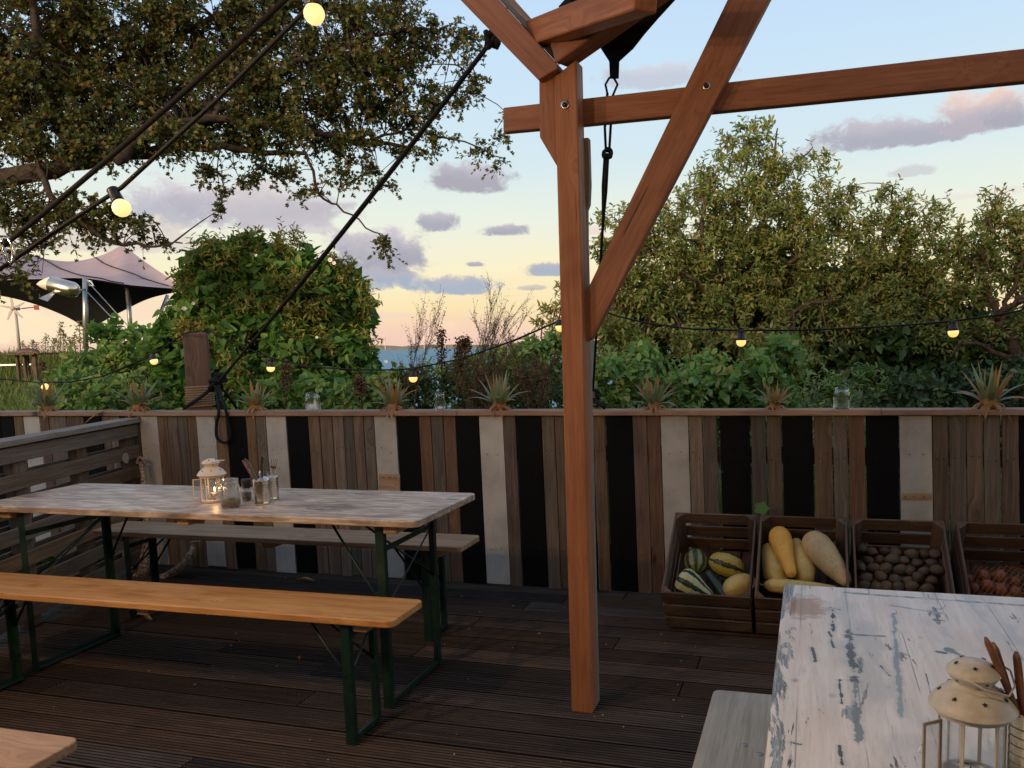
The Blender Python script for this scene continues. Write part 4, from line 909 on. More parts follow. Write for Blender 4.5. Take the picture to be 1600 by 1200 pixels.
g_('squash', crate_pt(1262, 912, .11), crate_pt(1242, 842, .09), sc([(0, .001), (.05, .6), (.25, 1), (.6, .85), (.85, .6), (.96, .4), (1, .001)], .056), lsk, 'light yellow squash behind the deep yellow one in the second crate', 'squash')
g_('squash', crate_pt(1327, 914, .06), crate_pt(1262, 836, .05), sc([(0, .001), (.02, .3), (.12, .5), (.35, .78), (.6, .98), (.78, 1), (.91, .8), (.975, .45), (1, .001)], .070), psk, 'large pale cream marrow leaning to the right in the second crate', 'marrow')
g_('squash', crate_pt(1193, 914, .09), crate_pt(1312, 922, .09), sc([(0, .001), (.015, .45), (.1, .9), (.3, 1), (.7, .8), (.95, .5), (1, .001)], .036), lsk, 'long yellow squash lying flat at the front of the second crate', 'squash', ribs=7, rib=.03, stem=.006)
# potatoes
pot = skin('potato skin', (.105, .072, .038), (.068, .046, .025), 30, .75)
pm = []
for v in range(5):
    mb = MB(); mb.smooth = True; rs = random.Random(v+5); e = [rs.uniform(.9, 1.35), rs.uniform(.8, 1), rs.uniform(.72, .95)]; n = 14; vs = []
    for i in range(9):
        th = math.pi*i/8
        for k in range(n):
            a = 2*math.pi*k/n; f = 1+.07*math.sin(2*a+v)*math.sin(th*2)+.05*math.cos(3*a+v*2); vs.append((math.cos(th)*e[0]*f, math.sin(th)*math.cos(a)*e[1]*f, math.sin(th)*math.sin(a)*e[2]*f))
    mb.add(vs, [(i*n+k, (i+1)*n+k, (i+1)*n+(k+1) % n, i*n+(k+1) % n) for i in range(8) for k in range(n)]); me = mb.mesh('potato'); me.materials.append(pot); pm.append(me)
P3 = KP[2]; rs = random.Random(3); ct = 0
for layer, dep in ((0, .165), (1, .120)):
    for i in range(7):
        for j in range(8):
            u = .04+i*.056+rs.uniform(-.013, .013)+(.024 if (j+layer) % 2 else 0); l = .048+j*.055+rs.uniform(-.01, .01)
            if u > CW-.035: continue
            r = rs.uniform(.025, .033); p = P3(u, l, dep+rs.uniform(-.012, .012))
            o = link('potato', pm[rs.randrange(5)], None, None, Matrix.Translation(p) @ Matrix.Rotation(rs.uniform(0, 6), 4, 'Z') @ Matrix.Rotation(rs.uniform(-.6, .6), 4, 'X') @ Matrix.Scale(r, 4))
            tag(o, 'brown potato heaped in the third crate from the left', 'potato', 'potatoes in the third crate')
# onions in a net
oni = skin('onion skin', (.26, .075, .028), (.17, .05, .022), 12, .35); P4 = KP[3]; rs = random.Random(9)
mb = MB(); mb.lathe([(.001, -.9), (.3, -.88), (.75, -.6), (1, -.1), (.9, .35), (.55, .7), (.18, .92), (.08, 1.25), (.001, 1.3)], (0, 0, 0), 16); ome = mb.mesh('onion'); ome.materials.append(oni)
for j in range(5):
    for i in range(6):
        p = P4(.05+i*.06+rs.uniform(-.012, .012), .05+j*.062, .165-.02*math.sin(i)+rs.uniform(-.02, .01)+(.0 if j < 3 else -.03)); r = rs.uniform(.029, .036)
        o = link('onion', ome, None, None, Matrix.Translation(p) @ Matrix.Rotation(rs.uniform(-1.4, 1.4), 4, 'X') @ Matrix.Rotation(rs.uniform(-1.4, 1.4), 4, 'Y') @ Matrix.Scale(r, 4)); tag(o, 'reddish brown onion under the net in the rightmost crate', 'onion', 'onions in the net')
mb = MB(); nm = simple('orange net', (.20, .10, .03), .6)
def net_pt(u, l): return P4(.03+u*.36, .05+l*.30, .125-.075*math.sin(math.pi*min(1, max(0, u)))*math.sin(math.pi*(.15+.8*l))-.02*l+.006*math.sin(u*17+l*9))
for k in range(-14, 16): 
    for sg in (1, -1):
        pts = []
        for q in range(15):
            l = q/14; u = k/14+sg*l*.55+(.0 if sg > 0 else .3)
            if 0 <= u <= 1: pts.append(net_pt(u, l))
        if len(pts) > 2: mb.tube(pts, .0011, 3, False)
o = mb.build('onion_net', nm); tag(o, 'orange mesh net stretched over the onions in the rightmost crate', 'net')
# leaf pushing through the fence above the crates
hv = at(1190, 794, 4.12); mb = MB(); pts = []
for k in range(22):
    a = 2*math.pi*k/22; r = .036*(1+.16*math.cos(5*a)+.05*math.cos(9*a)); pts.append(hv+FU*(r*math.cos(a))+(UZ*.8+FN*.35)*(r*math.sin(a)))
mb.prism(pts, -FN*.0012); o = mb.build('ivy_leaf', M['L_heart']); tag(o, 'bright green lobed leaf poking through the fence above the crates', 'leaf')
mb = MB(); mb.tube([hv+FN*.002, hv+FN*.08-UZ*.05, hv+FN*.22-UZ*.12], .0018, 5); mb.build('leaf_stalk', M['twig'], o)

# ------------------------------------------------------------------ lanterns and table things
def star(c, r, nrm, up_, mat, parent, name='star_hole'):
    nrm = Vector(nrm).normalized(); x = Vector(up_).cross(nrm).normalized(); y = nrm.cross(x); pts = []
    for k in range(10): q = r if k % 2 == 0 else r*.42; a = math.pi/2+k*math.pi/5; pts.append(c+x*(q*math.cos(a))+y*(q*math.sin(a)))
    mb = MB(); mb.prism([p-nrm*.0006 for p in pts], nrm*.0012); return mb.build(name, mat, parent)
def lantern(base, s, mat, label, rot=0., door_open=1.9, lit=True, handle=1):
    """round tin lantern, 0.2 m high at s=1; doors with glass between six posts"""
    base = Vector(base); rt = empty('lantern', base, 0, label, 'lantern')
    q = lambda pr: [(r*s, z*s) for r, z in pr]
    MB().lathe(q([(0, 0), (.050, 0), (.052, .003), (.052, .010), (.049, .013), (.047, .013), (.047, .006), (0, .006)]), base, 36).build('base', mat, rt)
    MB().lathe(q([(.047, .112), (.0535, .113), (.0535, .113), (.0535, .121), (.0535, .121), (.0620, .1225), (.0628, .1238), (.0628, .1238), (.0590, .1315), (.0510, .1415), (.0415, .1495), (.0335, .1545), (.0285, .1575), (.0275, .1600), (.0275, .1600), (.0310, .1655), (.0375, .1750), (.0390, .1768), (.0390, .1768), (.0370, .1820), (.0300, .1885), (.0190, .1935), (.0080, .1960), (0, .1965)]), base, 44).build('roof', mat, rt)
    for k in range(6):
        a = rot+k*math.pi/3; p = base+Vector((math.cos(a), math.sin(a), 0))*.0475*s
        strap_b = MB(); strap(strap_b, p+UZ*.011*s, p+UZ*.114*s, .006*s, .003*s, (-math.sin(a), math.cos(a), 0)); strap_b.build('upright', mat, rt)
    dk = int(door_open)
    for k in range(6):
        if k == 4: continue
        a = rot+(k+.5)*math.pi/3; n_ = Vector((math.cos(a), math.sin(a), 0)); tt = Vector((-math.sin(a), math.cos(a), 0)); c = base+n_*.0405*s
        mb = MB(); mb.prism([c-tt*.021*s+UZ*.014*s, c+tt*.021*s+UZ*.014*s, c+tt*.021*s+UZ*.112*s, c-tt*.021*s+UZ*.112*s], n_*.0008); mb.build('pane', M['glass'], rt)
    # open door hinged on the left, square to the view
    hinge = base+Vector((-.049*s, -.004*s, 0)); dv = Vector((-math.cos(.35), -math.sin(.35), 0)) if handle == 2 else Vector((-.85, -.52, 0)); nn_ = Vector((-dv.y, dv.x, 0))
    mb = MB(); W_ = .036*s; z0, z1 = .018*s, .106*s; bw = .0045*s
    for (u0, u1, w0, w1) in ((0, W_, z0, z0+bw), (0, W_, z1-bw, z1), (0, bw, z0+bw, z1-bw), (W_-bw, W_, z0+bw, z1-bw)):
        mb.prism([hinge+dv*u0+UZ*w0, hinge+dv*u1+UZ*w0, hinge+dv*u1+UZ*w1, hinge+dv*u0+UZ*w1], nn_*.0025*s)
    d = mb.build('door', mat if handle == 1 else M['doorgrey'], rt)
    mb = MB(); mb.prism([hinge+dv*bw+UZ*(z0+bw)+nn_*.001, hinge+dv*(W_-bw)+UZ*(z0+bw)+nn_*.001, hinge+dv*(W_-bw)+UZ*(z1-bw)+nn_*.001, hinge+dv*bw+UZ*(z1-bw)+nn_*.001], nn_*.0006); mb.build('pane', M['glass'], d)
    mb = MB(); h = hinge+dv*(W_+.001); mb.tube([h+UZ*.058*s, h+dv*.006*s+UZ*.062*s, h+dv*.003*s+UZ*.068*s, h+UZ*.072*s], .0007*s, 5); mb.build('latch', M['steel'], d)
    # stars punched in the roof
    for k in range(7):
        a = rot+.3+k*.9; n_ = Vector((math.cos(a)*.62, math.sin(a)*.62, .78)); c = base+Vector((math.cos(a), math.sin(a), 0))*.0470*s+UZ*.1455*s; star(c+n_*.0006, .0040*s, n_, UZ, M['black_plastic'], rt)
    for k in range(5):
        a = rot-1.75+k*1.25; n_ = Vector((math.cos(a)*.55, math.sin(a)*.55, .83)); c = base+Vector((math.cos(a), math.sin(a), 0))*.0255*s+UZ*.1912*s; star(c+n_*.0008, .0038*s, n_, UZ, M['black_plastic'], rt)
        n3 = Vector((math.cos(a+.5), math.sin(a+.5), -.8)).normalized(); c = base+Vector((math.cos(a+.5), math.sin(a+.5), 0))*.0332*s+UZ*.170*s; star(c+n3*.0008, .003*s, n3, UZ, M['black_plastic'], rt)
    # wire handle lying to the right
    mb = MB(); 
    if handle == 1: pts = [base+Vector((.0, -.037*s, .180*s)), base+Vector((.03*s, -.03*s, .184*s)), base+Vector((.058*s, -.012*s, .186*s)), base+Vector((.058*s, .012*s, .186*s)), base+Vector((.03*s, .03*s, .184*s)), base+Vector((0, .037*s, .180*s))]
    else: pts = [base+Vector((-.030*s, -.024*s, .181*s)), base+Vector((-.005*s, -.045*s, .168*s)), base+Vector((.030*s, -.046*s, .158*s)), base+Vector((.052*s, -.022*s, .163*s)), base+Vector((.056*s, .0*s, .178*s)), base+Vector((.036*s, .012*s, .189*s))]
    mb.tube(pts, .0016*s, 7); mb.build('handle', mat, rt)
    tl = empty('tea_light', base+UZ*.006*s, 0, 'small tea light candle standing inside the '+('lit' if lit else 'near')+' lantern', 'candle')
    c = base+Vector((.008*s, 0, .0065*s)) if lit else base+Vector((0, 0, .0065*s))
    zoff = .020 if lit else 0
    if lit: MB().lathe([(0, 0), (.019, 0), (.019, .019), (0, .019)], c, 20).build('glass_foot', M['glass'], tl)
    c = c+UZ*zoff
    MB().lathe([(0, 0), (.0185, 0), (.019, .014), (.0182, .014), (.0178, .002), (0, .002)], c, 24).build('cup', M['alu'], tl)
    MB().lathe([(.0001, .0112), (.0176, .0112), (.0176, .003), (0, .003)], c, 20).build('wax', M['wax'], tl)
    MB().tube([c+UZ*.011, c+UZ*.018], .0008, 5).build('wick', M['black_plastic'], tl)
    if lit: MB().lathe([(.0002, 0), (.0022, .003), (.0030, .007), (.0022, .013), (.0008, .019), (.0001, .022)], c+UZ*.016, 10).build('flame', M['flame'], tl)
    return rt
M['doorgrey'] = simple('shaded grey door frame', (.30, .25, .21), .5)
lp1 = at_z(334, 783, .7705); lantern(lp1, .95, M['lantern'], 'cream lantern with a lit candle and open door on the long table', .3, lit=True)
cl = bpy.data.lights.new('candle_light', 'POINT'); cl.energy = .16; cl.color = (1, .55, .22); cl.shadow_soft_size = .006
clo = bpy.data.objects.new('candle_light', cl); COL.objects.link(clo); clo.location = lp1+Vector((.012, -.012, .064))
def jar(base, R_, Hh, label, neck=.8, content=None, cat='glass jar', group=None, rings=True):
    base = Vector(base); rt = empty('glass_jar', base, 0, label, cat, group)
    w = .0022
    out = [(0, 0), (R_*.86, 0), (R_, .006), (R_, Hh*.70), (R_*.97, Hh*.76), (R_*neck, Hh*.83), (R_*neck, Hh*.86), (R_*neck+.0025, Hh*.875), (R_*neck+.0025, Hh*.89), (R_*neck, Hh*.905), (R_*neck, Hh*.935), (R_*neck+.002, Hh*.95), (R_*neck+.002, Hh*.985), (R_*neck, Hh)]
    inn = [(R_*neck-w, Hh), (R_*neck-w, Hh*.84), (R_*.97-w, Hh*.75), (R_-w, Hh*.70), (R_-w, .008), (R_*.84, .004), (0, .004)]
    MB().lathe(out+inn, base, 32).build('glass', M['glass'], rt)
    if content == 'grain': 
        mb = MB(); mb.lathe([(0, .0045), (R_*.83, .0045), (R_-w-.0008, .009), (R_-w-.0008, Hh*.24), (R_*.6, Hh*.27), (0, Hh*.25)], base, 28); mb.build('filling', M['grain'], rt)
        for k in range(40):
            a = random.uniform(0, 6.28); r = R_*.85*math.sqrt(random.random()); c = base+Vector((r*math.cos(a), r*math.sin(a), Hh*.27)); mb = MB(); mb.tube([c, c+Vector((random.uniform(-.01, .01), random.uniform(-.01, .01), random.uniform(.002, .008)))], .0016, 4); 
            if k < 14: mb.build('stalk_bit', M['grain'], rt)
    if content == 'paper':
        mb = MB(); x = R_*.75; c = base+UZ*.006
        mb.prism([c+Vector((-x, -.004, 0)), c+Vector((x*.9, -.004, 0)), c+Vector((x*.75, -.004, Hh*.3)), c+Vector((x*.45, -.002, Hh*.62)), c+Vector((.1*x, 0, Hh*.30)), c+Vector((-x*.9, 0, Hh*.34))], (0, .0015, 0)); mb.build('paper', M['paper'], rt)
    if content == 'tea':
        MB().lathe([(0, .005), (R_*.6, .005), (R_*.6, .02), (0, .02)], base, 20).build('tea_light', M['wax'], rt)
    if content == 'scraps':
        MB().lathe([(0, .0045), (R_*.8, .0045), (R_*.8, .009), (0, .011)], base, 20).build('sediment', M['grain'], rt)
    return rt
jar(at_z(361, 792, .7705), .040, .118, 'wide glass jar a quarter full of dried stalks beside the cream lantern', .86, 'grain')
def shaker(base, label):
    base = Vector(base); rt = empty('pepper_mill', base, 0, label, 'pepper mill')
    MB().lathe([(0, 0), (.017, 0), (.0205, .006), (.022, .018), (.0205, .034), (.0165, .046), (.015, .054), (.0135, .054), (.019, .034), (.020, .018), (.017, .004), (0, .004)], base, 24).build('glass', M['glass'], rt)
    MB().lathe([(0, .0045), (.0165, .0045), (.0195, .018), (.018, .033), (0, .036)], base, 20).build('peppercorns', M['pepper'], rt)
    MB().lathe([(.0165, .0545), (.018, .055), (.0185, .062), (.0175, .066), (.0185, .070), (.019, .091), (.0175, .094), (0, .095)], base, 24).build('lid', M['black_plastic'], rt)
    return rt
shaker(at_z(386, 782, .7705), 'small pepper mill with black lid between the glass jar and the cutlery tins')
def tin(base, R_, Hh, label):
    base = Vector(base); pr = [(0, 0), (R_*.97, 0), (R_, .002), (R_, .006), (R_*.97, .009)]; n = 14
    for i in range(n): z = .016+(Hh-.032)*i/(n-1); pr.append((R_*(.975 if i % 2 else .955), z))
    pr += [(R_*.97, Hh-.009), (R_, Hh-.003), (R_, Hh), (R_*.96, Hh), (R_*.955, .004), (0, .004)]
    o = MB().lathe(pr, base, 36).build('tin_can', M['tin']); return tag(o, label, 'tin can')
tinA, tinB = at_z(410.5, 787, .7705), at_z(425, 780, .7705)
tin(tinA, .0345, .104, 'ribbed metal tin holding cutlery, front one of the pair on the long table'); tin(tinB, .031, .100, 'ribbed metal tin behind the other one, holding forks')
def cutlery(kind, foot, tip_, label, group=None):
    """foot: end inside the tin; tip_: end sticking out"""
    foot = Vector(foot); tip_ = Vector(tip_); x = (tip_-foot).normalized(); L = (tip_-foot).length; side = x.cross((EYEV-foot).normalized()).normalized(); nrm = side.cross(x)
    P = lambda l, w, h=0: foot+x*l+side*w+nrm*h
    if kind == 'knife':
        mb = MB(); mb.prism([P(0, -.004), P(L*.45, -.0045), P(L*.5, -.006), P(L*.9, -.009), P(L, -.0065), P(L*1.0, -.002), P(L*.95, .005), P(L*.5, .005), P(0, .004)][::1], nrm*.0022); o = mb.build('knife', M['steel'], bev=.0005)
    elif kind == 'fork':
        o = empty('fork', foot, 0); mb = MB(); mb.prism([P(0, -.0035), P(L*.7, -.0025), P(L*.73, -.010), P(L*.80, -.012), P(L*.80, .012), P(L*.73, .010), P(L*.7, .0025), P(0, .0035)], nrm*.0018); mb.build('handle', M['steel'], o)
        for k in range(4): w = -.0105+k*.007; mb = MB(); mb.prism([P(L*.8+.0003, w-.0013), P(L*.8+.0003, w+.0013), P(L, w*1.1+.0007), P(L, w*1.1-.0007)], nrm*.0016); mb.build('tine', M['steel'], o)
    elif kind == 'wood':
        mb = MB(); n = 10; pts = []; 
        mb.tube([P(0, 0), P(L*.4, 0), P(L*.5, 0), P(L*.75, .0), P(L*.95, 0), P(L, 0)], [.004, .005, .0075, .0085, .008, .003], 10, flat=.55); o = mb.build('knife', M['knifewood'])
        MB().tube([P(-.02, 0), P(.001, 0)], .003, 6).build('blade_root', M['steel'], o)
    elif kind == 'spoon':
        mb = MB(); mb.tube([P(0, 0), P(L*.7, 0), P(L*.78, 0), P(L*.88, 0), P(L*.97, 0), P(L, 0)], [.0025, .003, .008, .012, .007, .001], 10, flat=.35); o = mb.build('spoon', M['steel'])
    return tag(o, label, kind if kind != 'wood' else 'knife', group)
dT = tinA.y
cutlery('knife', tinA+Vector((.015, 0, .02)), at(384, 716, dT-.01), 'bright steel knife leaning left out of the front tin'); cutlery('wood', tinA+Vector((.010, .012, .02)), at(379, 719, dT+.02), 'brown handled knife leaning left behind the bright knife')
cutlery('knife', tinA+Vector((-.01, .0, .02)), at(411, 711, dT), 'upright steel knife in the front tin'); cutlery('wood', tinA+Vector((-.005, .01, .02)), at(409, 724, dT+.02), 'short brown handle standing upright in the front tin')
cutlery('fork', tinB+Vector((-.008, .0, .02)), at(417, 722, tinB.y), 'fork standing nearly upright out of the rear tin'); cutlery('fork', tinB+Vector((-.012, .01, .02)), at(429, 717, tinB.y+.01), 'fork leaning slightly right out of the rear tin')
cutlery('fork', tinB+Vector((-.012, -.01, .02)), at(433, 729, tinB.y-.01), 'fork leaning furthest right out of the rear tin'); cutlery('spoon', tinA+Vector((.0, -.01, .03)), at(406, 735, dT-.01), 'low spoon bowl just above the rim of the front tin')
# near table: lantern, cutlery tin, mill
nb = at_z(1516, 1222, .7705)
lantern(nb, .92, M['lantern2'], 'ivory lantern with star holes and an open side door on the near painted table', -.2, lit=False, handle=2)
nt_ = at_z(1612, 1230, .7705); tin(nt_, .034, .115, 'ribbed tin holding wooden handled knives at the right edge')
cutlery('wood', nt_+Vector((.012, .0, .03)), at(1540, 996, nt_.y+.0), 'brown handle leaning left out of the right edge tin, longest'); cutlery('wood', nt_+Vector((.005, .01, .03)), at(1552, 1004, nt_.y+.02), 'brown handle leaning left just behind the longest one'); cutlery('wood', nt_+Vector((-.008, -.004, .03)), at(1588, 1018, nt_.y), 'brown handle standing upright in the right edge tin')
m2 = at_z(1583, 1340, .7705); 
rt = shaker(m2, 'black lid of a pepper mill at the bottom right corner'); 

# ------------------------------------------------------------------ things on the fence rail
def rail_pt(px, back=.03): p = on_fence(px, 640, back); p.z = HF+.0005; return p
jar(rail_pt(489, .02), .046, .112, 'glass jar on the rail with a white paper scrap inside', .78, 'paper'); jar(rail_pt(688, .03), .031, .105, 'slim dim glass jar on the rail in front of the dry weeds', .85, 'tea'); jar(rail_pt(1315, .02), .040, .112, 'empty square-shouldered glass jar on the rail at the right', .78, 'scraps')
def crown(px, s, seed, dry, label):
    rs = random.Random(seed); base = rail_pt(px, .035); rt = empty('pineapple_crown', base, 0, label, 'pineapple top', 'pineapple tops along the rail')
    mb = MB(); mb.lathe([(0, 0), (.028*s, 0), (.034*s, .012*s), (.031*s, .030*s), (.022*s, .05*s), (.012*s, .085*s), (0, .09*s)], base, 14); mb.build('core', M['crowndry'], rt)
    def blade(a, elv, L, w, curl, mat, tipn=9):
        n = 6; d0 = Vector((math.cos(a)*math.cos(elv), math.sin(a)*math.cos(elv), math.sin(elv))); side = Vector((-math.sin(a), math.cos(a), 0)); p = base+Vector((math.cos(a), math.sin(a), 0))*.014*s+UZ*(.020*s); vs = []; tw = rs.uniform(-.3, .3)
        for i in range(n+1):
            t = i/n; ww = w*(1-t**2.2)*(.75+.5*t if t < .4 else .95)*.5+.0004; up_ = side.cross(d0).normalized()
            sd_ = (side*math.cos(tw*t)+up_*math.sin(tw*t)); vs += [p-sd_*ww+up_*ww*.35, p-up_*ww*.15, p+sd_*ww+up_*ww*.35]
            e2 = curl/n; d0 = (d0-UZ*e2*1.0).normalized(); p = p+d0*(L/n)
        mb = MB(); mb.smooth = True
        for i in range(n):
            mb.cur = 1 if i >= tipn else 0; mb.add([], [(i*3+k, i*3+k+1, i*3+k+4, i*3+k+3) for k in (0, 1)])
        mb.v = vs; me = mb.mesh('leaf'); link('leaf', me, [mat, M['crowndry']], rt)
    N = 19
    for k in range(N):
        f = k/N; a = k*2.39996+rs.uniform(-.2, .2); elv = 1.50-f*.80+rs.uniform(-.1, .1); L = s*rs.uniform(.13, .185)*(1.0 if f < .8 else .85)
        blade(a, elv, L, .030*s*rs.uniform(.8, 1.15), rs.uniform(.1, .5)+f*.8, M['crowndry'] if rs.random() < dry*.6 else M['crownleaf'], rs.choice([9, 4, 5, 3]) if rs.random() < .3+dry else 9)
    for k in range(20):
        a = k*.7+rs.uniform(-.2, .2); blade(a, rs.uniform(-.1, .7), s*rs.uniform(.05, .11), .022*s, rs.uniform(1.6, 3.2), M['crowndry'])
crown(75, 1.18, 2, 0.12, 'leftmost spiky pineapple top on the rail, all dark green'); crown(218, 1.23, 4, 0.24, 'second pineapple top from the left, three broad pale blades upright'); crown(400, 1.06, 5, 0.27, 'pineapple top on the rail just right of the mooring post')
crown(615, 1.12, 11, 0.42, 'pineapple top with drooping brown tips between two glass jars'); crown(780, 1.18, 12, 0.52, 'bushy half dried pineapple top just left of the orange post'); crown(1022, 1.03, 13, 0.47, 'browning pineapple top first on the right of the orange post')
crown(1210, 0.83, 14, 0.47, 'smallest pineapple top, left of the right hand jar'); crown(1545, 1.25, 15, 0.37, 'widest spreading pineapple top at the far right of the rail')
# yellow cable end over the railing
mb = MB(); mb.tube([on_fence(x, y, -.05) for x, y in ((133, 662), (141, 654), (152, 646), (163, 641.5), (176, 640))], .004, 7); o = mb.build('orange_cable', simple('orange cable', (.42, .19, .05), .5)); tag(o, 'short orange cable curving over the fence rail behind the side railing', 'cable')

# ------------------------------------------------------------------ rusty anchor in the corner
ab_ = FN*(D0-.22); A_ = lambda x, y, o=0.: on_plane(x, y, ab_+FN*o, FN)
an = empty('anchor', A_(228, 905), 0, 'rusty white-flaked anchor standing in the corner behind the long table', 'anchor')
mb = MB(); mb.tube([A_(222, 908), A_(226, 880), A_(231, 840), A_(227, 780, .04), A_(223, 735, .10), A_(221, 722, .12)], [.040, .032, .024, .020, .017, .016], 10); mb.build('shank', M['rust'], an)
mb = MB(); c = A_(220, 722, .12); mb.tube([c+FU*(.028*math.cos(a))+UZ*(.028*math.sin(a)) for a in np.linspace(-.4, 3.6, 14)], .010, 8); mb.build('ring', M['rust'], an)
mb = MB(); mb.tube([A_(222, 909), A_(240, 909), A_(262, 900), A_(282, 886), A_(296, 868), A_(303, 852, .03)], [.036, .032, .027, .023, .020, .014], 10); mb.build('arm', M['rust'], an)
mb = MB(); mb.tube([A_(222, 909), A_(208, 900), A_(199, 884), A_(197, 866), A_(200, 846, .02), A_(201, 838, .02)], [.036, .030, .026, .024, .020, .014], 10); mb.build('arm', M['rust'], an)
mb = MB(); mb.prism([A_(298, 848, .02), A_(312, 846, .02), A_(306, 832, .05), A_(299, 830, .05)], FN*.012); mb.build('fluke', M['rust'], an, bev=.002)
mb = MB(); mb.tube([at_z(226, 952, .05), at_z(229, 962, .02), at_z(236, 968, .01)], [.016, .014, .008], 8); o = mb.build('iron_peg', M['rust']); tag(o, 'short rusty stub lying on the deck under the front bench', 'iron stub')
# dry leaf and crumb on the deck
def curl(px, py, L, w, label, mat):
    c = at_z(px, py, .012); mb = MB(); mb.smooth = True; vs = []; n = 8
    for i in range(n+1):
        t = i/n; ww = w*math.sin(math.pi*(.08+.84*t)); p = c+GU*(t-.5)*L+GN*(.012*math.sin(t*5)); vs += [p-GN*ww+UZ*(.002+ww*.7), p-UZ*.008, p+GN*ww+UZ*(.002+ww*.5)]
    mb.add(vs, [(i*3+k, i*3+k+1, i*3+k+4, i*3+k+3) for i in range(n) for k in (0, 1)]); return tag(link('dry_leaf', mb.mesh('dry_leaf'), mat), label, 'dry leaf')
curl(478, 906, .13, .016, 'long curled dry leaf on the deck below the far bench', M['crowndry']); curl(467, 1029, .025, .010, 'small bright orange leaf scrap on the deck between the bench legs', simple('orange scrap', (.6, .24, .06), .7)); curl(12, 975, .05, .02, 'yellowish leaf on the deck at the left edge', M['crowndry'])

# ------------------------------------------------------------------ far stretch tent, rocket lamp, small turbine, old table
def far_tent():
    D1, D2, D3 = 17., 21.5, 24.
    rt = empty('stretch_tent', at(133, 540, D1), 0, 'big mauve stretch tent with a peak in the meadow at the left', 'tent')
    def curve(P, n, D):
        xs = [p[0] for p in P]; out = []
        for k in range(n+1):
            x = xs[0]+(xs[-1]-xs[0])*k/n
            # smooth interpolation
            j = max(i for i in range(len(P)-1) if P[i][0] <= x+1e-6); x0, y0 = P[j]; x1, y1 = P[j+1]; t = (x-x0)/(x1-x0)
            m0 = (P[j+1][1]-P[j-1][1])/(P[j+1][0]-P[j-1][0]) if j > 0 else (y1-y0)/(x1-x0); m1 = (P[j+2][1]-P[j][1])/(P[j+2][0]-P[j][0]) if j+2 < len(P) else (y1-y0)/(x1-x0); h = x1-x0
            y = (2*t**3-3*t*t+1)*y0+(t**3-2*t*t+t)*h*m0+(-2*t**3+3*t*t)*y1+(t**3-t*t)*h*m1
            out.append(at(x, y, D(x) if callable(D) else D))
        return out
    n = 60
    ridge = curve([(-120, 330), (-60, 352), (0, 384), (40, 396), (80, 406), (118, 408), (155, 400), (176, 391), (190, 384), (204, 392), (228, 410), (258, 430), (292, 451)], n, lambda x: 21.5 if x < 190 else 21.5-(x-190)/100*4)
    eave = curve([(-120, 478), (-60, 452), (0, 439), (60, 436), (133, 435), (200, 445), (292, 452.5)], n, lambda x: 17.+(.0 if x > 133 else .0))
    low = curve([(-120, 452), (-60, 455), (0, 462), (50, 474), (95, 491), (120, 504), (137, 517), (155, 506), (190, 487), (235, 466), (292, 453.5)], n, lambda x: 24.5 if x < 137 else 24.5-(x-137)/155*7)
    def loft(a, b, name, mat, sagf, off=0.):
        rows = 9; vs = []
        for i in range(rows+1):
            t = i/rows
            for k in range(n+1): vs.append(a[k].lerp(b[k], t)-UZ*(sagf*math.sin(math.pi*t))+UZ*off)
        mb = MB(); mb.smooth = True; mb.add(vs, [(i*(n+1)+k, i*(n+1)+k+1, (i+1)*(n+1)+k+1, (i+1)*(n+1)+k) for i in range(rows) for k in range(n)]); o = mb.build(name, mat, rt); return o
    loft(ridge, eave, 'roof_sheet', M['mauve'], .12); loft([p-UZ*.03 for p in ridge], [p-UZ*.03 for p in eave], 'roof_lining', M['darkin'], .12); loft([p-UZ*.05 for p in ridge], low, 'rear_sheet', M['darkin'], .0)
    mb = MB()
    for a_, b_ in (((50, 398), (196, 446)), ((150, 402), (270, 440)), ((0, 402), (60, 425))):
        pts = []
        for t in np.linspace(0, 1, 10):
            x = a_[0]+(b_[0]-a_[0])*t; y = a_[1]+(b_[1]-a_[1])*t; k = int((x+120)/412*n); yr = 1.0
            # lift the seam onto the sheet
            r_, e_ = ridge[min(max(k, 0), n)], eave[min(max(k, 0), n)]; best = min((abs((r_.lerp(e_, q)-at(x, y, r_.lerp(e_, q).y)).z), q) for q in np.linspace(0, 1, 40))[1]; pts.append(r_.lerp(e_, best)-UZ*(.12*math.sin(math.pi*best)-.02)-Vector((0, .05, 0)))
        mb.tube(pts, .012, 4)
    mb.build('seam', M['darkin'], rt)
    for (a_, b_, D, r) in (((133, 434), (134, 545), 16.9, .052), ((199, 445), (206, 545), 17.6, .048), ((262, 461), (234, 530), 19.5, .04)):
        MB().tube([at(*a_, D), at(*b_, D)], r, 10).build('pole', M['greysteel'], rt)
    for (a_, b_, D) in (((137, 440), (222, 533), 16.8), ((137, 457), (200, 523), 16.8), ((262, 462), (272, 500), 19.4), ((133, 436), (150, 520), 16.7)):
        if a_ == (133, 436): continue
        MB().tube([at(*a_, D), at(*b_, D)], .011, 5).build('guy_line', M['greysteel'], rt)
    k_ = at(134, 438, 16.8); mb = MB(); mb.tube([k_, k_+Vector((.1, 0, -.02)), k_+Vector((.16, 0, -.12)), k_+Vector((.05, 0, -.1))], .02, 6); mb.build('fitting', M['greysteel'], rt)
far_tent()
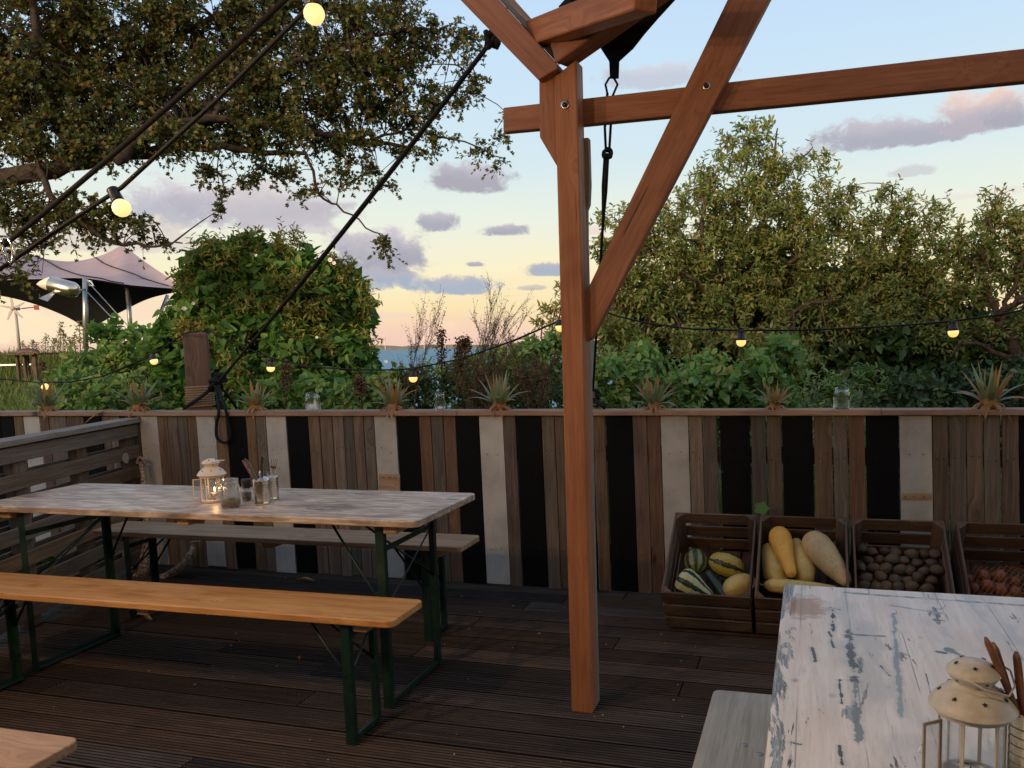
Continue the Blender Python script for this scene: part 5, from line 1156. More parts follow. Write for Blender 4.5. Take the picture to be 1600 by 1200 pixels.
def rocket():
    D = 16.2; rt = empty('rocket_ornament', at(133, 452, D), 0, 'shiny metal rocket ornament fixed sideways on the tent pole', 'ornament')
    a = at(79, 444, D); b = at(122, 455, D); ax = (b-a).normalized(); r = .155; c = at(57, 444, D-.1)
    MB().lathe([(r*.9, 0), (r, .02), (r, (b-a).length*.8), (r*.85, (b-a).length*.92), (r*.5, (b-a).length), (.02, (b-a).length)], a, 28, ax=ax).build('body', simple('polished sheet metal', (.78, .66, .50), .22, 1., .5, (.62, .5, .38), 0, 3), rt)
    L = (a-c).length; MB().lathe([(.004, 0), (.05, L*.2), (.1, L*.55), (r*.93, L)], c, 24, ax=(a-c)).build('nose', simple('white cone', (.75, .66, .52), .5), rt)
    p = at(79, 455, D-.05); mb = MB(); mb.prism([at(84, 455, D-.05), at(60, 466, D-.25), at(74, 471, D-.25), at(86, 458, D-.05)], (0, .02, 0)); mb.build('fin', M['greysteel'], rt)
    mb = MB(); mb.tube([b, at(133, 452, 16.9)], .022, 8); mb.tube([at(112, 444, D), at(124, 448, D), at(126, 456, D)], .012, 6); mb.build('bracket', M['greysteel'], rt)
rocket()
def small_turbine():
    D = 45.; h = at(24, 482, D); g = at(27, 552, D); rt = empty('wind_turbine', g, 0, 'small five-bladed wind turbine with a red tail in the meadow at far left', 'wind turbine')
    tw2 = simple('weathered turbine', (.42, .33, .28), .6); MB().tube([Vector((h.x, D, g.z)), Vector((h.x, D, h.z))], [.09, .06], 8).build('mast', tw2, rt)
    MB().tube([h+Vector((0, -.25, 0)), h+Vector((0, .3, 0))], [.12, .09], 10).build('hub', tw2, rt)
    for k in range(5):
        a = math.pi/2+.1+k*1.2566; d = Vector((math.cos(a), 0, math.sin(a))); s = Vector((-d.z, 0, d.x)); c = h+Vector((0, -.22, 0)); mb = MB(); mb.prism([c+d*.1-s*.03, c+d*.25-s*.09, c+d*.70-s*.03, c+d*.70+s*.03, c+d*.1+s*.06], (0, .03, 0)); mb.build('blade', tw2, rt)
    mb = MB(); t0 = h+Vector((.12, .3, 0)); mb.tube([t0, t0+Vector((.5, .3, .08))], .03, 5); t1 = t0+Vector((.5, .3, .08)); mb.prism([t1+UZ*.12, t1-UZ*.14, t1+Vector((.22, .1, -.14)), t1+Vector((.22, .1, .10))], (0, .02, 0)); mb.build('tail_vane', simple('red vane', (.45, .09, .05), .6), rt)
small_turbine()
def old_table():
    D = 15.; rt = empty('garden_table', at(30, 585, D), 0, 'old dark slatted table with a curled sheet on top in the meadow', 'table')
    a = at(-60, 556, D+.6); b = at(57, 552, D); top = [at(-60, 553, D), at(58, 550, D), at(58, 552, D+1.0), at(-60, 555, D+1.0)]
    mw = simple('sun bleached planks', (.14, .08, .055), .9, 0, .2, (.08, .05, .04), 0, 8)
    for k in range(5):
        p0 = at(-60, 554, D)+Vector((0, k*.17, 0)); p1 = at(57, 553, D)+Vector((0, k*.17, 0)); p1.z = p0.z = at(30, 553.5, D).z; plank('slat', p0, p1, FN, .14, .03, mw, rt)
    z = at(30, 553.5, D).z
    for px in (-20, 27, 38, 43, 54):
        p = at(px, 560, D+(.1 if px in (27, 38, 54) else .6)); box_between('leg', Vector((p.x, p.y, z-.75)), Vector((p.x, p.y, z-.02)), .05 if px != 54 else .08, .05, FU, mw, rt)
    p0, p1 = at(-20, 571, D+.2), at(52, 570, D+.2); plank('shelf', p0, Vector((p1.x, p1.y, p0.z)), FN, .12, .03, M['greysteel'], rt)
    mb = MB(); mb.smooth = True; vs = []; n = 10
    for j in range(4):
        for i in range(n+1):
            t = i/n; vs.append(at(26+36*t, 551.5-2.5*math.sin(t*math.pi)+(t > .8)*(t-.8)*6, D-.05+j*.25)+UZ*(.02*j))
    mb.add(vs, [(j*(n+1)+i, j*(n+1)+i+1, (j+1)*(n+1)+i+1, (j+1)*(n+1)+i) for j in range(3) for i in range(n)]); o = mb.build('curled_sheet', simple('rusting sheet', (.11, .065, .05), .8, 0, .3, (.2, .09, .05), 0, 3), rt)
    sm = o.modifiers.new('thick', 'SOLIDIFY'); sm.thickness = .02
old_table()

# ------------------------------------------------------------------ vegetation
LT = {
 'elder': [(0, 0), (.25, .15), (.6, .19), (.85, .10), (1, 0)],   # half leaf outlines, base to tip (x along the leaf, y across)
 'ovate': [(0, 0), (.22, .20), (.55, .27), (.82, .15), (1, 0)],
 'heart': [(.10, 0), (-.06, .20), (.10, .40), (.42, .36), (.76, .18), (1.04, 0)],
 'lance': [(0, 0), (.30, .135), (.65, .12), (1, 0)],
 'lobed': [(0, 0), (.16, .10), (.22, .36), (.42, .30), (.46, .16), (.60, .40), (.76, .34), (.74, .12), (1, 0)]}
def nrmz(v): return v/np.maximum(np.linalg.norm(v, axis=-1, keepdims=True), 1e-9)
def leaf_mesh(name, P, D, Nn, size, kind, mat, parent, fold=.22, droop=.12):
    """many leaves at P pointing along D with face normal near Nn"""
    D = nrmz(D); Sx = nrmz(np.cross(Nn, D)); Nz = np.cross(D, Sx); h = LT[kind]; k = len(h)
    tpl = [(x, y, abs(y)*fold*2-droop*x*x) for x, y in h]+[(x, -y, abs(y)*fold*2-droop*x*x) for x, y in h[1:-1]]
    T = np.array(tpl); n = len(P); m = len(T)
    V = P[:, None]+size[:, None, None]*(T[None, :, 0:1]*D[:, None]+T[None, :, 1:2]*Sx[:, None]+T[None, :, 2:3]*Nz[:, None])
    right = list(range(k)); left = [0]+[k-1]+list(range(m-1, k-1, -1)) ; left = [0, k-1]+list(range(m-1, k-1, -1))
    F = np.array([right, left]); F = (np.arange(n)[:, None, None]*m+F[None]).reshape(-1, k)
    return arr_mesh(name, V.reshape(-1, 3), F, mat, parent)
def sticks(name, A, B, ra, rb, mat, parent):
    d = nrmz(B-A); ref = np.where(np.abs(d[:, 2:3]) < .9, np.array([[0, 0, 1.]]), np.array([[1., 0, 0]])); x = nrmz(np.cross(d, ref)); y = np.cross(d, x); V = []
    for (c, r) in ((A, ra), (B, rb)):
        for k in range(3): a = 2*math.pi*k/3; V.append(c+(x*math.cos(a)+y*math.sin(a))*np.reshape(r, (-1, 1)))
    V = np.stack(V, 1); n = len(A); F = np.array([[0, 1, 4, 3], [1, 2, 5, 4], [2, 0, 3, 5]]); F = (np.arange(n)[:, None, None]*6+F[None]).reshape(-1, 4)
    return arr_mesh(name, V.reshape(-1, 3), F, mat, parent)
def clump_world(c):
    px, py, rx, ry, D = c[:5]; p = at(px, py, D); s = D/F_PX*1.02; dz = c[5] if len(c) > 5 else .9
    return np.array(p), np.array([rx*s, min(rx, ry*1.2)*s*dz, ry*s])
def sprays(clumps, dens, L, K, rg, shell=.55, up=.35, out=.75, droop=.25, rnd_=.5, front=.0, tuft=.45):
    """twigs started inside ellipsoid clumps; returns twig starts, ends, and K leaf positions with directions"""
    A, Dd = [], []
    for c in clumps:
        p, r = clump_world(c); area = math.pi*c[2]*c[3]*(c[4]/8)**0; n = max(4, int(area*dens*(c[6] if len(c) > 6 else 1)))
        v = nrmz(rg.normal(size=(n, 3))); 
        if front > 0: v[:, 1] = np.where(rg.random(n) < front, -np.abs(v[:, 1]), v[:, 1])
        rad = (shell+(1-shell)*rg.random(n)**.6)[:, None]; q = p+v*r*rad*(1+.10*np.sin(v*7+p).sum(1, keepdims=True)/3)
        m_ = max(3, n//14); ctr = q[rg.choice(n, m_)]; j = np.argmin(((q[:, None]-ctr[None])**2).sum(-1), 1); pull = tuft*rg.random(n)[:, None]**.5; q = q*(1-pull)+ctr[j]*pull
        o = nrmz(v/r*np.min(r)); d = nrmz(o*out+np.array([0, 0, up])+rg.normal(size=(n, 3))*rnd_)
        A.append(q-d*L*.5); Dd.append(d)
    A = np.concatenate(A); Dd = np.concatenate(Dd); n = len(A); Ls = L*rg.uniform(.6, 1.25, n); t = (np.arange(K)+.6)/K
    ph = rg.uniform(0, 6.28, n)[:, None]+np.arange(K)[None]*2.4
    ref = np.where(np.abs(Dd[:, 2:3]) < .9, np.array([[0, 0, 1.]]), np.array([[1., 0, 0]])); X = nrmz(np.cross(Dd, ref)); Y = np.cross(Dd, X)
    P = A[:, None]+Dd[:, None]*(t[None, :, None]*Ls[:, None, None]); P[:, :, 2] -= droop*Ls[:, None]*(t[None]**2)
    LD = Dd[:, None]*.55+(X[:, None]*np.cos(ph)[..., None]+Y[:, None]*np.sin(ph)[..., None])*.8+rg.normal(size=P.shape)*.22; LD[:, :, 2] -= .15
    NN = nrmz(np.array([0, 0, 1.])+rg.normal(size=P.shape)*.55+(np.array([0, -.35, 0])))
    E = A+Dd*Ls[:, None]; E[:, 2] -= droop*Ls
    return A, E, P.reshape(-1, 3), LD.reshape(-1, 3), NN.reshape(-1, 3)
def vegetate(parent, clumps, dens, L, K, leaf, kind, mat, twigmat, seed, twr=.004, single=0, **kw):
    rg = np.random.default_rng(seed); A, E, P, D, Nn = sprays(clumps, dens, L, K, rg, **kw)
    keep = rg.random(len(P)) > .06; P, D, Nn = P[keep], D[keep], Nn[keep]; sz = leaf*rg.uniform(.65, 1.25, len(P))
    if single:      # the leaves nearest the viewer, each an object of its own
        sc_ = P[:, 1]-sz*6; idx = np.argsort(sc_)[:single*3]; idx = rg.choice(idx, single, replace=False); mk = np.zeros(len(P), bool); mk[idx] = True
        protos = []
        for q in range(3):
            o = leaf_mesh('leaf', np.zeros((1, 3)), np.array([[1., 0, 0]]), np.array([[0, 0, 1.]]), np.array([1.]), kind, mat, parent, fold=.15+.08*q, droop=.05+.1*q); protos.append(o.data); bpy.data.objects.remove(o)
        for i in idx:
            d = Vector(D[i]).normalized(); s_ = Vector(Nn[i]).cross(d).normalized(); n_ = d.cross(s_); Mx = Matrix(((d.x, s_.x, n_.x, P[i][0]), (d.y, s_.y, n_.y, P[i][1]), (d.z, s_.z, n_.z, P[i][2]), (0, 0, 0, 1))) @ Matrix.Scale(float(sz[i]), 4)
            link('leaf', protos[int(i) % 3], None, parent, Mx)
        P, D, Nn, sz = P[~mk], D[~mk], Nn[~mk], sz[~mk]
    o = leaf_mesh('foliage', P, D, Nn, sz, kind, mat, parent); o['kind'] = 'stuff'
    if twigmat is not None: t = sticks('twigs', A, E, np.full(len(A), twr), np.full(len(A), twr*.35), twigmat, parent); t['kind'] = 'stuff'
    return A
def limb(name, pts, r0, r1, mat, parent, wob=.03, seed=0):
    """pts: (px, py, depth); wobbling tapered limb"""
    rs_ = random.Random(seed); W = [at(*p) if not isinstance(p, Vector) else p for p in pts]; out = []
    for i in range(len(W)-1):
        p0, p1, p2, p3 = W[max(i-1, 0)], W[i], W[i+1], W[min(i+2, len(W)-1)]
        for f in np.linspace(0, 1, 5)[:-1]: out.append(.5*((2*p1)+(p2-p0)*f+(2*p0-5*p1+4*p2-p3)*f*f+(3*p1-p0-3*p2+p3)*f**3)+Vector((rs_.uniform(-wob, wob), rs_.uniform(-wob, wob), rs_.uniform(-wob, wob)))*(0 if i == 0 and f == 0 else 1))
    out.append(W[-1]); n = len(out); mb = MB(); mb.tube(out, [r0+(r1-r0)*(i/(n-1))**.8 for i in range(n)], 8); mb.build(name, mat, parent); return out
def join_twigs(name, starts, skeleton, mat, parent, frac, seed, r=.006):
    """thin curved shoots from the limb skeleton out to sampled spray starts"""
    rg = np.random.default_rng(seed); sk = np.array([tuple(p) for p in skeleton]); idx = rg.choice(len(starts), max(1, int(len(starts)*frac)), replace=False); A, B, ra, rb = [], [], [], []
    for i in idx:
        e = starts[i]; d = np.linalg.norm(sk-e, axis=1); j = int(np.argmin(d+rg.random(len(d))*.35)); s = sk[j]; n = 4; pr = s; q1 = s+(e-s)*.5+rg.normal(size=3)*.09*np.linalg.norm(e-s)+np.array([0, 0, .06])
        for k in range(1, n+1):
            t = k/n; c = (1-t)**2*s+2*t*(1-t)*q1+t*t*e; A.append(pr); B.append(c); ra.append(r*(1-.75*(t-1/n))*(.6+d[j])); rb.append(r*(1-.75*t)*(.6+d[j])); pr = c
    o = sticks(name, np.array(A), np.array(B), np.array(ra), np.array(rb), mat, parent); o['kind'] = 'stuff'

# --- big tree overhead at the left
T = empty('hawthorn_tree', at(-260, 560, 7.) * 1.0, 0, 'big overhanging tree with lobed greenish brown leaves filling the top left', 'tree')
T.location.z = terr_z(T.location.x, T.location.y)
tr_ = T.location.copy(); trunk_top = at(-190, 300, 6.8)
sk = []
sk += limb('trunk', [tr_, Vector((tr_.x+.08, tr_.y-.1, tr_.z+1.3)), trunk_top], .26, .17, M['bark'], T, .03, 1)
sk += limb('limb', [trunk_top, (-60, 285, 6.4), (60, 268, 6.3), (150, 246, 6.4), (230, 240, 6.5), (300, 228, 6.6), (390, 236, 6.8), (478, 240, 6.9)], .10, .016, M['bark'], T, .02, 2)
sk += limb('limb', [(180, 248, 6.1), (240, 205, 6.3), (330, 190, 6.6), (470, 200, 6.9), (560, 225, 7.2), (640, 230, 7.3)], .05, .014, M['bark'], T, .03, 3)
sk += limb('limb', [trunk_top, (-80, 180, 6.6), (20, 150, 6.6), (90, 120, 6.8), (110, 60, 7), (140, -60, 7.2)], .09, .03, M['bark'], T, .03, 4)
sk += limb('limb', [(90, 120, 6.8), (200, 90, 7), (300, 40, 7.1), (420, -20, 7.2)], .045, .016, M['bark'], T, .03, 5)
sk += limb('limb', [(330, 190, 6.6), (420, 120, 6.9), (520, 80, 7.1), (640, 50, 7.2), (700, 40, 7.2)], .03, .01, M['bark'], T, .04, 6)
sk += limb('limb', [(560, 225, 7.2), (620, 205, 7.3), (700, 215, 7.3), (790, 248, 7.3)], .014, .005, M['bark'], T, .02, 7)
sk += limb('limb', [(478, 240, 6.8), (500, 300, 6.9), (540, 330, 7), (580, 360, 7), (605, 380, 7)], .014, .004, M['bark'], T, .02, 8)
sk += limb('limb', [(60, 262, 6.2), (90, 320, 6.1), (160, 370, 6.1), (230, 385, 6.2), (285, 380, 6.2)], .03, .005, M['bark'], T, .02, 9)
sk += limb('limb', [(640, 50, 7.2), (700, 90, 7.2), (740, 130, 7.3), (800, 190, 7.3)], .009, .003, M['bark'], T, .03, 10)
sk += limb('limb', [(20, 150, 6.6), (60, 60, 6.5), (30, -60, 6.4)], .05, .02, M['bark'], T, .03, 11)
cl = [(40, 60, 120, 95, 6.8), (180, 40, 120, 90, 7.0), (330, 50, 120, 85, 7.2), (470, 40, 110, 75, 7.3), (600, 45, 90, 75, 7.3), (60, 175, 110, 75, 6.5), (190, 165, 115, 70, 6.7), (330, 150, 110, 70, 6.9), (455, 140, 95, 70, 7.1),
      (560, 140, 80, 70, 7.2), (640, 150, 60, 60, 7.3, .9, .7), (-60, 120, 90, 120, 6.6), (-60, 280, 60, 90, 6.3), (420, 205, 90, 36, 6.8, .9, .9), (540, 225, 75, 32, 7.1, .9, .8), (250, 215, 90, 28, 6.3), (110, 225, 90, 26, 6.2),
      (30, 320, 55, 45, 6.2, .9, .7), (110, 330, 62, 38, 6.1, .9, .65), (190, 345, 50, 30, 6.1, .9, .55), (50, 375, 45, 26, 6.1, .9, .4), (235, 380, 45, 12, 6.2, .9, .35), (15, 430, 28, 18, 6.0, .9, .45), (45, 415, 28, 10, 6.0, .9, .3), (330, 265, 26, 28, 6.6, .9, .5), (345, 315, 16, 26, 6.6, .9, .55), (385, 280, 34, 16, 6.7, .9, .5), (435, 265, 45, 22, 6.9, .9, .55), (480, 300, 26, 16, 6.9, .9, .5),
      (550, 270, 50, 20, 7.1, .9, .55), (600, 285, 30, 14, 7.2, .9, .5), (604, 385, 17, 20, 7.0, .9, .8), (640, 235, 40, 18, 7.3, .9, .5), (690, 215, 42, 16, 7.3, .9, .5), (745, 235, 34, 14, 7.3, .9, .45), (790, 215, 26, 14, 7.3, .9, .4), (700, 60, 50, 45, 7.3, .9, .6), (735, 120, 32, 40, 7.3, .9, .4), (700, 150, 40, 30, 7.3, .9, .4), (780, 190, 22, 12, 7.3, .9, .35), (770, 255, 24, 10, 7.3, .9, .4)]
st = vegetate(T, cl, .0165, .19, 9, .045, 'lobed', M['L_big'], M['bark'], 21, .003, single=280, up=.05, droop=.3, shell=.25)
join_twigs('shoots', st, sk, M['bark'], T, .22, 5, .007)

# --- bindweed covered bush
Bz = at(430, 560, 8.); T = empty('bindweed_bush', Vector((Bz.x, Bz.y, terr_z(Bz.x, Bz.y))), 0, 'tall rounded bush smothered in heart-shaped bindweed leaves, left of the sea view', 'bush')
cl = [(352, 424, 66, 48, 8.0), (400, 405, 60, 38, 8.1), (440, 450, 105, 62, 8.0), (505, 450, 62, 48, 8.1), (530, 500, 52, 70, 8.2), (348, 480, 66, 56, 7.9), (420, 530, 110, 75, 7.9), (520, 560, 68, 60, 8.0), (300, 540, 60, 60, 7.8), (370, 610, 90, 60, 7.6), (480, 620, 80, 50, 7.6), (552, 600, 40, 50, 8.0)]
vegetate(T, cl, .0155, .24, 7, .095, 'heart', M['L_heart'], M['twigdark'], 31, .004, single=290, up=-.15, droop=.5, shell=.62, out=.7, front=.6)
cy = [(340, 425, 50, 46, 7.8), (310, 452, 32, 50, 7.8), (410, 385, 70, 30, 8.0), (460, 460, 70, 45, 7.75), (400, 470, 60, 30, 7.7), (540, 470, 40, 60, 8.0), (340, 520, 60, 35, 7.6), (475, 540, 50, 30, 7.6), (530, 420, 40, 22, 8.0), (350, 590, 50, 40, 7.4), (560, 560, 26, 60, 8.0)]
vegetate(T, cy, .011, .22, 11, .06, 'lance', M['L_yel'], M['twig'], 32, .003, up=.45, droop=.1, shell=.75, front=.7)
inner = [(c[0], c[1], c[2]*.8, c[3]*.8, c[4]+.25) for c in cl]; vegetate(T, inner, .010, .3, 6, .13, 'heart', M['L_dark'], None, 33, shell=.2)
limb('stem', [Vector((Bz.x, Bz.y, terr_z(Bz.x, Bz.y)-.1)), (420, 540, 8.), (400, 430, 8.1)], .06, .02, M['bark'], T, .05, 3)
fl = simple('white trumpet petals', (.80, .76, .68), .6)
def trumpet(px, py, D, r):
    c = at(px, py, D); ax = Vector((random.uniform(-.5, .5), -1, random.uniform(.1, .6))); MB().lathe([(.004, -r*1.2), (r*.25, -r*.5), (r*.55, -.1*r), (r, .05*r), (r*.97, .08*r), (r*.5, -.05*r), (r*.18, -r*.5), (.001, -r*.9)], c, 14, ax=ax).build('flower', fl, T)
for (x, y, r) in ((516, 406, .020), (522, 411, .017), (302, 474, .015), (288, 482, .020), (495, 527, .013), (603, 565, .016), (400, 399, .013)): trumpet(x, y, 7.2, r)

# --- bushes between tent and bindweed
def bush(name, label, cat, cl, dens, L, K, leaf, kind, mat, seed, group=None, stems=4, **kw):
    c = max(cl, key=lambda q: q[2]*q[3]); p = at(c[0], c[1], c[4]); g = Vector((p.x, p.y, terr_z(p.x, p.y))); t = empty(name, g, 0, label, cat, group); rs_ = random.Random(seed)
    sk_ = []
    for k in range(stems):
        q = cl[k % len(cl)]; e = at(q[0], q[1], q[4]); sk_ += limb('stem', [g+Vector((rs_.uniform(-.15, .15), rs_.uniform(-.15, .15), -.05)), g.lerp(e, .5)+Vector((rs_.uniform(-.1, .1), rs_.uniform(-.1, .1), .1)), e], kw.get('sr', .02), .006, kw.get('sm', M['twigdark']), t, .02, seed+k)
    kw.pop('sr', None); kw.pop('sm', None); st_ = vegetate(t, cl, dens, L, K, leaf, kind, mat, M['twigdark'], seed, **kw); return t, sk_, st_
bush('bramble_bush', 'leafy bramble below the tent poles, left of the mooring post', 'bush', [(180, 545, 45, 30, 8.5), (160, 585, 60, 45, 8.2), (225, 570, 55, 55, 8.2), (265, 560, 40, 45, 8.1), (120, 610, 50, 40, 7.5), (200, 630, 80, 40, 7.2)], .0125, .22, 7, .085, 'ovate', M['L_low'], 41)
bush('bindweed_sprig', 'small leafy bindweed shoots rising against the pale sky under the tent', 'plant', [(147, 515, 22, 12, 8.6), (180, 510, 16, 18, 8.5), (235, 525, 35, 20, 8.4)], .016, .16, 6, .075, 'heart', M['L_heart'], 42, stems=3)
# --- low growth along the back of the fence
hz = [('low_shrub', 'dark leafy shrub behind the crown between the jars', [(600, 605, 45, 40, 6.6), (560, 625, 50, 30, 6.4)], 'L_low', 'ovate', .065), ('low_shrub', 'dull green undergrowth below the sea view', [(690, 594, 60, 32, 6.8), (640, 602, 50, 30, 6.6), (740, 580, 46, 30, 7.0)], 'L_dark', 'ovate', .045),
      ('low_shrub', 'bright green mounded shrub right of the dry weed', [(785, 570, 50, 30, 7.6), (830, 560, 44, 34, 7.8), (862, 552, 40, 38, 8.0)], 'L_low', 'ovate', .08), ('low_shrub', 'olive shrub hiding the shore below the dry weeds', [(735, 572, 36, 22, 8.2), (690, 588, 50, 22, 8.0), (650, 598, 40, 16, 7.8), (770, 562, 30, 22, 8.3)], 'L_low', 'lance', .07), ('low_shrub', 'brownish green undergrowth just left of the orange post', [(770, 620, 60, 34, 6.6), (840, 610, 60, 50, 6.8)], 'L_dark', 'lance', .05),
      ('low_shrub', 'leafy shrub to the right of the orange post above the rail', [(960, 600, 48, 46, 6.4), (1000, 570, 50, 36, 6.9)], 'L_low', 'ovate', .075), ('low_shrub', 'low green shrub behind the first crown right of the post', [(1060, 610, 60, 36, 6.3), (1110, 590, 50, 40, 6.6)], 'L_low', 'ovate', .07),
      ('low_shrub', 'light green climbing shrub above the smallest crown', [(1170, 600, 62, 42, 6.4), (1215, 560, 36, 42, 6.7)], 'L_low', 'heart', .075), ('low_shrub', 'low feathery shrub behind the right hand jar', [(1290, 620, 70, 34, 6.2), (1350, 605, 60, 34, 6.4)], 'L_low', 'lance', .06),
      ('low_shrub', 'dark low shrub between right jar and widest crown', [(1430, 615, 70, 34, 6.2), (1480, 600, 50, 36, 6.4)], 'L_dark', 'ovate', .06), ('low_shrub', 'dark shrub filling the right edge above the rail', [(1570, 610, 70, 40, 6.2), (1640, 590, 60, 60, 6.4)], 'L_dark', 'ovate', .065),
      ('low_shrub', 'leafy shrub by the bindweed bush foot, above the paper jar', [(500, 610, 45, 26, 6.9), (440, 618, 50, 24, 6.8)], 'L_low', 'heart', .07)]
for i, (nm_, lb, cl, mt, kd_k, lf) in enumerate(hz):
    lowc = [(c[0], c[1]+70, c[2]*1.15, 55, c[4]-.15, .8, .45) for c in cl]
    bush(nm_, lb, 'shrub', cl+lowc, .0165 if lf < .06 else .0125, .17, 8, lf, kd_k, M[mt], 50+i, 'low shrubs behind the fence', 3, shell=.45)

# --- right hand trees
p = at(1180, 560, 8.6); T = empty('olive_green_tree', Vector((p.x, p.y, terr_z(p.x, p.y))), 0, 'tallest tree at right, airy crown of small yellowish leaves above the lit bulb', 'tree')
g = T.location.copy(); sk = []
tt = at(1150, 470, 8.7)
sk += limb('trunk', [g, (1165, 560, 8.7), (1150, 490, 8.7)], .12, .075, M['bark_warm'], T, .03, 1)
for k, P_ in enumerate([[(1150, 490, 8.7), (1140, 420, 8.7), (1150, 330, 8.8), (1170, 210, 8.9)], [(1150, 490, 8.7), (1100, 390, 8.4), (1070, 365, 8.3), (1030, 350, 8.3)], [(1140, 420, 8.7), (1180, 330, 8.8), (1240, 260, 8.9), (1270, 230, 8.9)], [(1150, 490, 8.7), (1090, 440, 8.3), (1040, 410, 8.2), (960, 340, 8.2)],
                            [(1150, 490, 8.7), (1230, 420, 8.7), (1290, 370, 8.8), (1330, 310, 8.8)], [(1165, 560, 8.7), (1090, 520, 8.3), (1000, 470, 8.2), (940, 440, 8.1)], [(1100, 390, 8.4), (1100, 320, 8.5), (1110, 260, 8.6)], [(1165, 540, 8.6), (1240, 490, 8.2), (1300, 470, 8.1)], [(1180, 330, 8.8), (1200, 260, 8.8), (1215, 200, 8.9)]]):
    sk += limb('limb', P_, .032, .006, M['bark_warm'], T, .04, 10+k)
cl = [(1170, 225, 52, 36, 8.9, .9, .55), (1150, 280, 78, 48, 8.8, .9, .75), (1235, 280, 60, 44, 8.9, .9, .75), (1090, 330, 72, 48, 8.6, .9, .75), (1180, 350, 95, 58, 8.8), (1270, 345, 68, 52, 8.9), (1040, 400, 72, 48, 8.4), (1120, 420, 100, 52, 8.6), (1235, 420, 95, 58, 8.7), (985, 450, 58, 42, 8.2), (1060, 480, 95, 45, 8.3, .9, .6), (1180, 495, 105, 48, 8.4, .9, .5), (1300, 480, 80, 50, 8.5, .9, .6),
      (958, 345, 34, 24, 8.3, .9, .55), (950, 395, 38, 34, 8.2, .9, .8), (1010, 350, 45, 36, 8.4, .9, .7), (1175, 198, 38, 20, 8.9, .9, .5), (945, 520, 45, 40, 7.8), (1040, 535, 80, 40, 7.8, .9, .45), (1130, 545, 80, 40, 7.8, .9, .4), (1240, 545, 80, 44, 7.8, .9, .4), (1310, 300, 36, 20, 8.9, .9, .5), (1280, 245, 34, 18, 8.9, .9, .35)]
st = vegetate(T, cl, .0185, .21, 10, .062, 'elder', M['L_elder'], M['twig'], 61, .0035, single=260, up=.3, droop=.15, shell=.3)
join_twigs('shoots', st, sk, M['twig'], T, .10, 6, .007)
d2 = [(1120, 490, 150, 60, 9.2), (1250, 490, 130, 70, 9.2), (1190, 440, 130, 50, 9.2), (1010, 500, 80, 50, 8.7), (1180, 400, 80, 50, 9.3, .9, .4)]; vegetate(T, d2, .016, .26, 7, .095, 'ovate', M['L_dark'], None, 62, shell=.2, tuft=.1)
# branch tips just left of the orange post
t, _, _ = bush('elder_sprig', 'light sprig of long leaves showing left of the orange post', 'plant', [(868, 480, 26, 18, 8.4, .9, .8), (848, 500, 20, 14, 8.4, .9, .7), (878, 450, 12, 22, 8.4, .9, .7), (880, 520, 20, 20, 8.3, .9, .6)], .017, .2, 8, .07, 'lance', M['L_yel'], 71, stems=3)
p = at(1420, 560, 8.8); T = empty('mixed_tree', Vector((p.x, p.y, terr_z(p.x, p.y))), 0, 'middle right tree with ragged pointed top and dark leafy base', 'tree'); g = T.location.copy(); sk = []
sk += limb('trunk', [g, (1400, 530, 8.8), (1390, 440, 8.8)], .09, .05, M['bark_warm'], T, .03, 1)
for k, P_ in enumerate([[(1390, 440, 8.8), (1385, 370, 8.8), (1395, 290, 8.8)], [(1400, 530, 8.8), (1340, 430, 8.7), (1310, 350, 8.8)], [(1390, 440, 8.8), (1430, 370, 8.8), (1450, 320, 8.8)], [(1400, 530, 8.8), (1460, 450, 8.7), (1500, 380, 8.7)]]): sk += limb('limb', P_, .035, .007, M['bark_warm'], T, .04, 20+k)
cl = [(1395, 320, 40, 36, 8.8, .9, .6), (1440, 345, 46, 36, 8.8, .9, .7), (1370, 370, 62, 42, 8.8), (1450, 400, 66, 46, 8.8), (1350, 430, 62, 48, 8.7), (1420, 455, 80, 50, 8.7), (1350, 500, 70, 45, 8.4, .9, .45), (1450, 520, 80, 45, 8.4, .9, .4), (1330, 300, 20, 16, 8.9, .9, .4), (1475, 320, 26, 18, 8.8, .9, .4)]
st = vegetate(T, cl, .0185, .21, 9, .063, 'elder', M['L_elder'], M['twig'], 63, .0035, single=120, up=.35, droop=.15, shell=.3); join_twigs('shoots', st, sk, M['twig'], T, .10, 7, .007)
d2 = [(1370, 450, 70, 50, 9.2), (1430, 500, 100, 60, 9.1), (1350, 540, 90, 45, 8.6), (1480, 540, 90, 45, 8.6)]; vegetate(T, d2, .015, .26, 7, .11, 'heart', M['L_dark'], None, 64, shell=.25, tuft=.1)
p = at(1590, 560, 8.2); T = empty('bare_limbed_tree', Vector((p.x, p.y, terr_z(p.x, p.y))), 0, 'rightmost tree with bare brown branches showing at the picture edge', 'tree'); g = T.location.copy(); sk = []
sk += limb('trunk', [g, (1585, 570, 8.2), (1560, 500, 8.2)], .08, .05, M['bark_warm'], T, .03, 1)
for k, P_ in enumerate([[(1560, 500, 8.2), (1530, 430, 8.2), (1500, 400, 8.2)], [(1560, 500, 8.2), (1590, 420, 8.2), (1575, 330, 8.3)], [(1585, 570, 8.2), (1520, 540, 8.0), (1480, 555, 7.9)], [(1560, 500, 8.2), (1620, 440, 8.2), (1660, 380, 8.2)], [(1530, 430, 8.2), (1545, 380, 8.2), (1550, 320, 8.2)], [(1590, 420, 8.2), (1630, 370, 8.2)], [(1560, 500, 8.2), (1590, 470, 8.0), (1640, 470, 7.9)]]): sk += limb('limb', P_, .035, .007, M['bark_warm'], T, .05, 30+k)
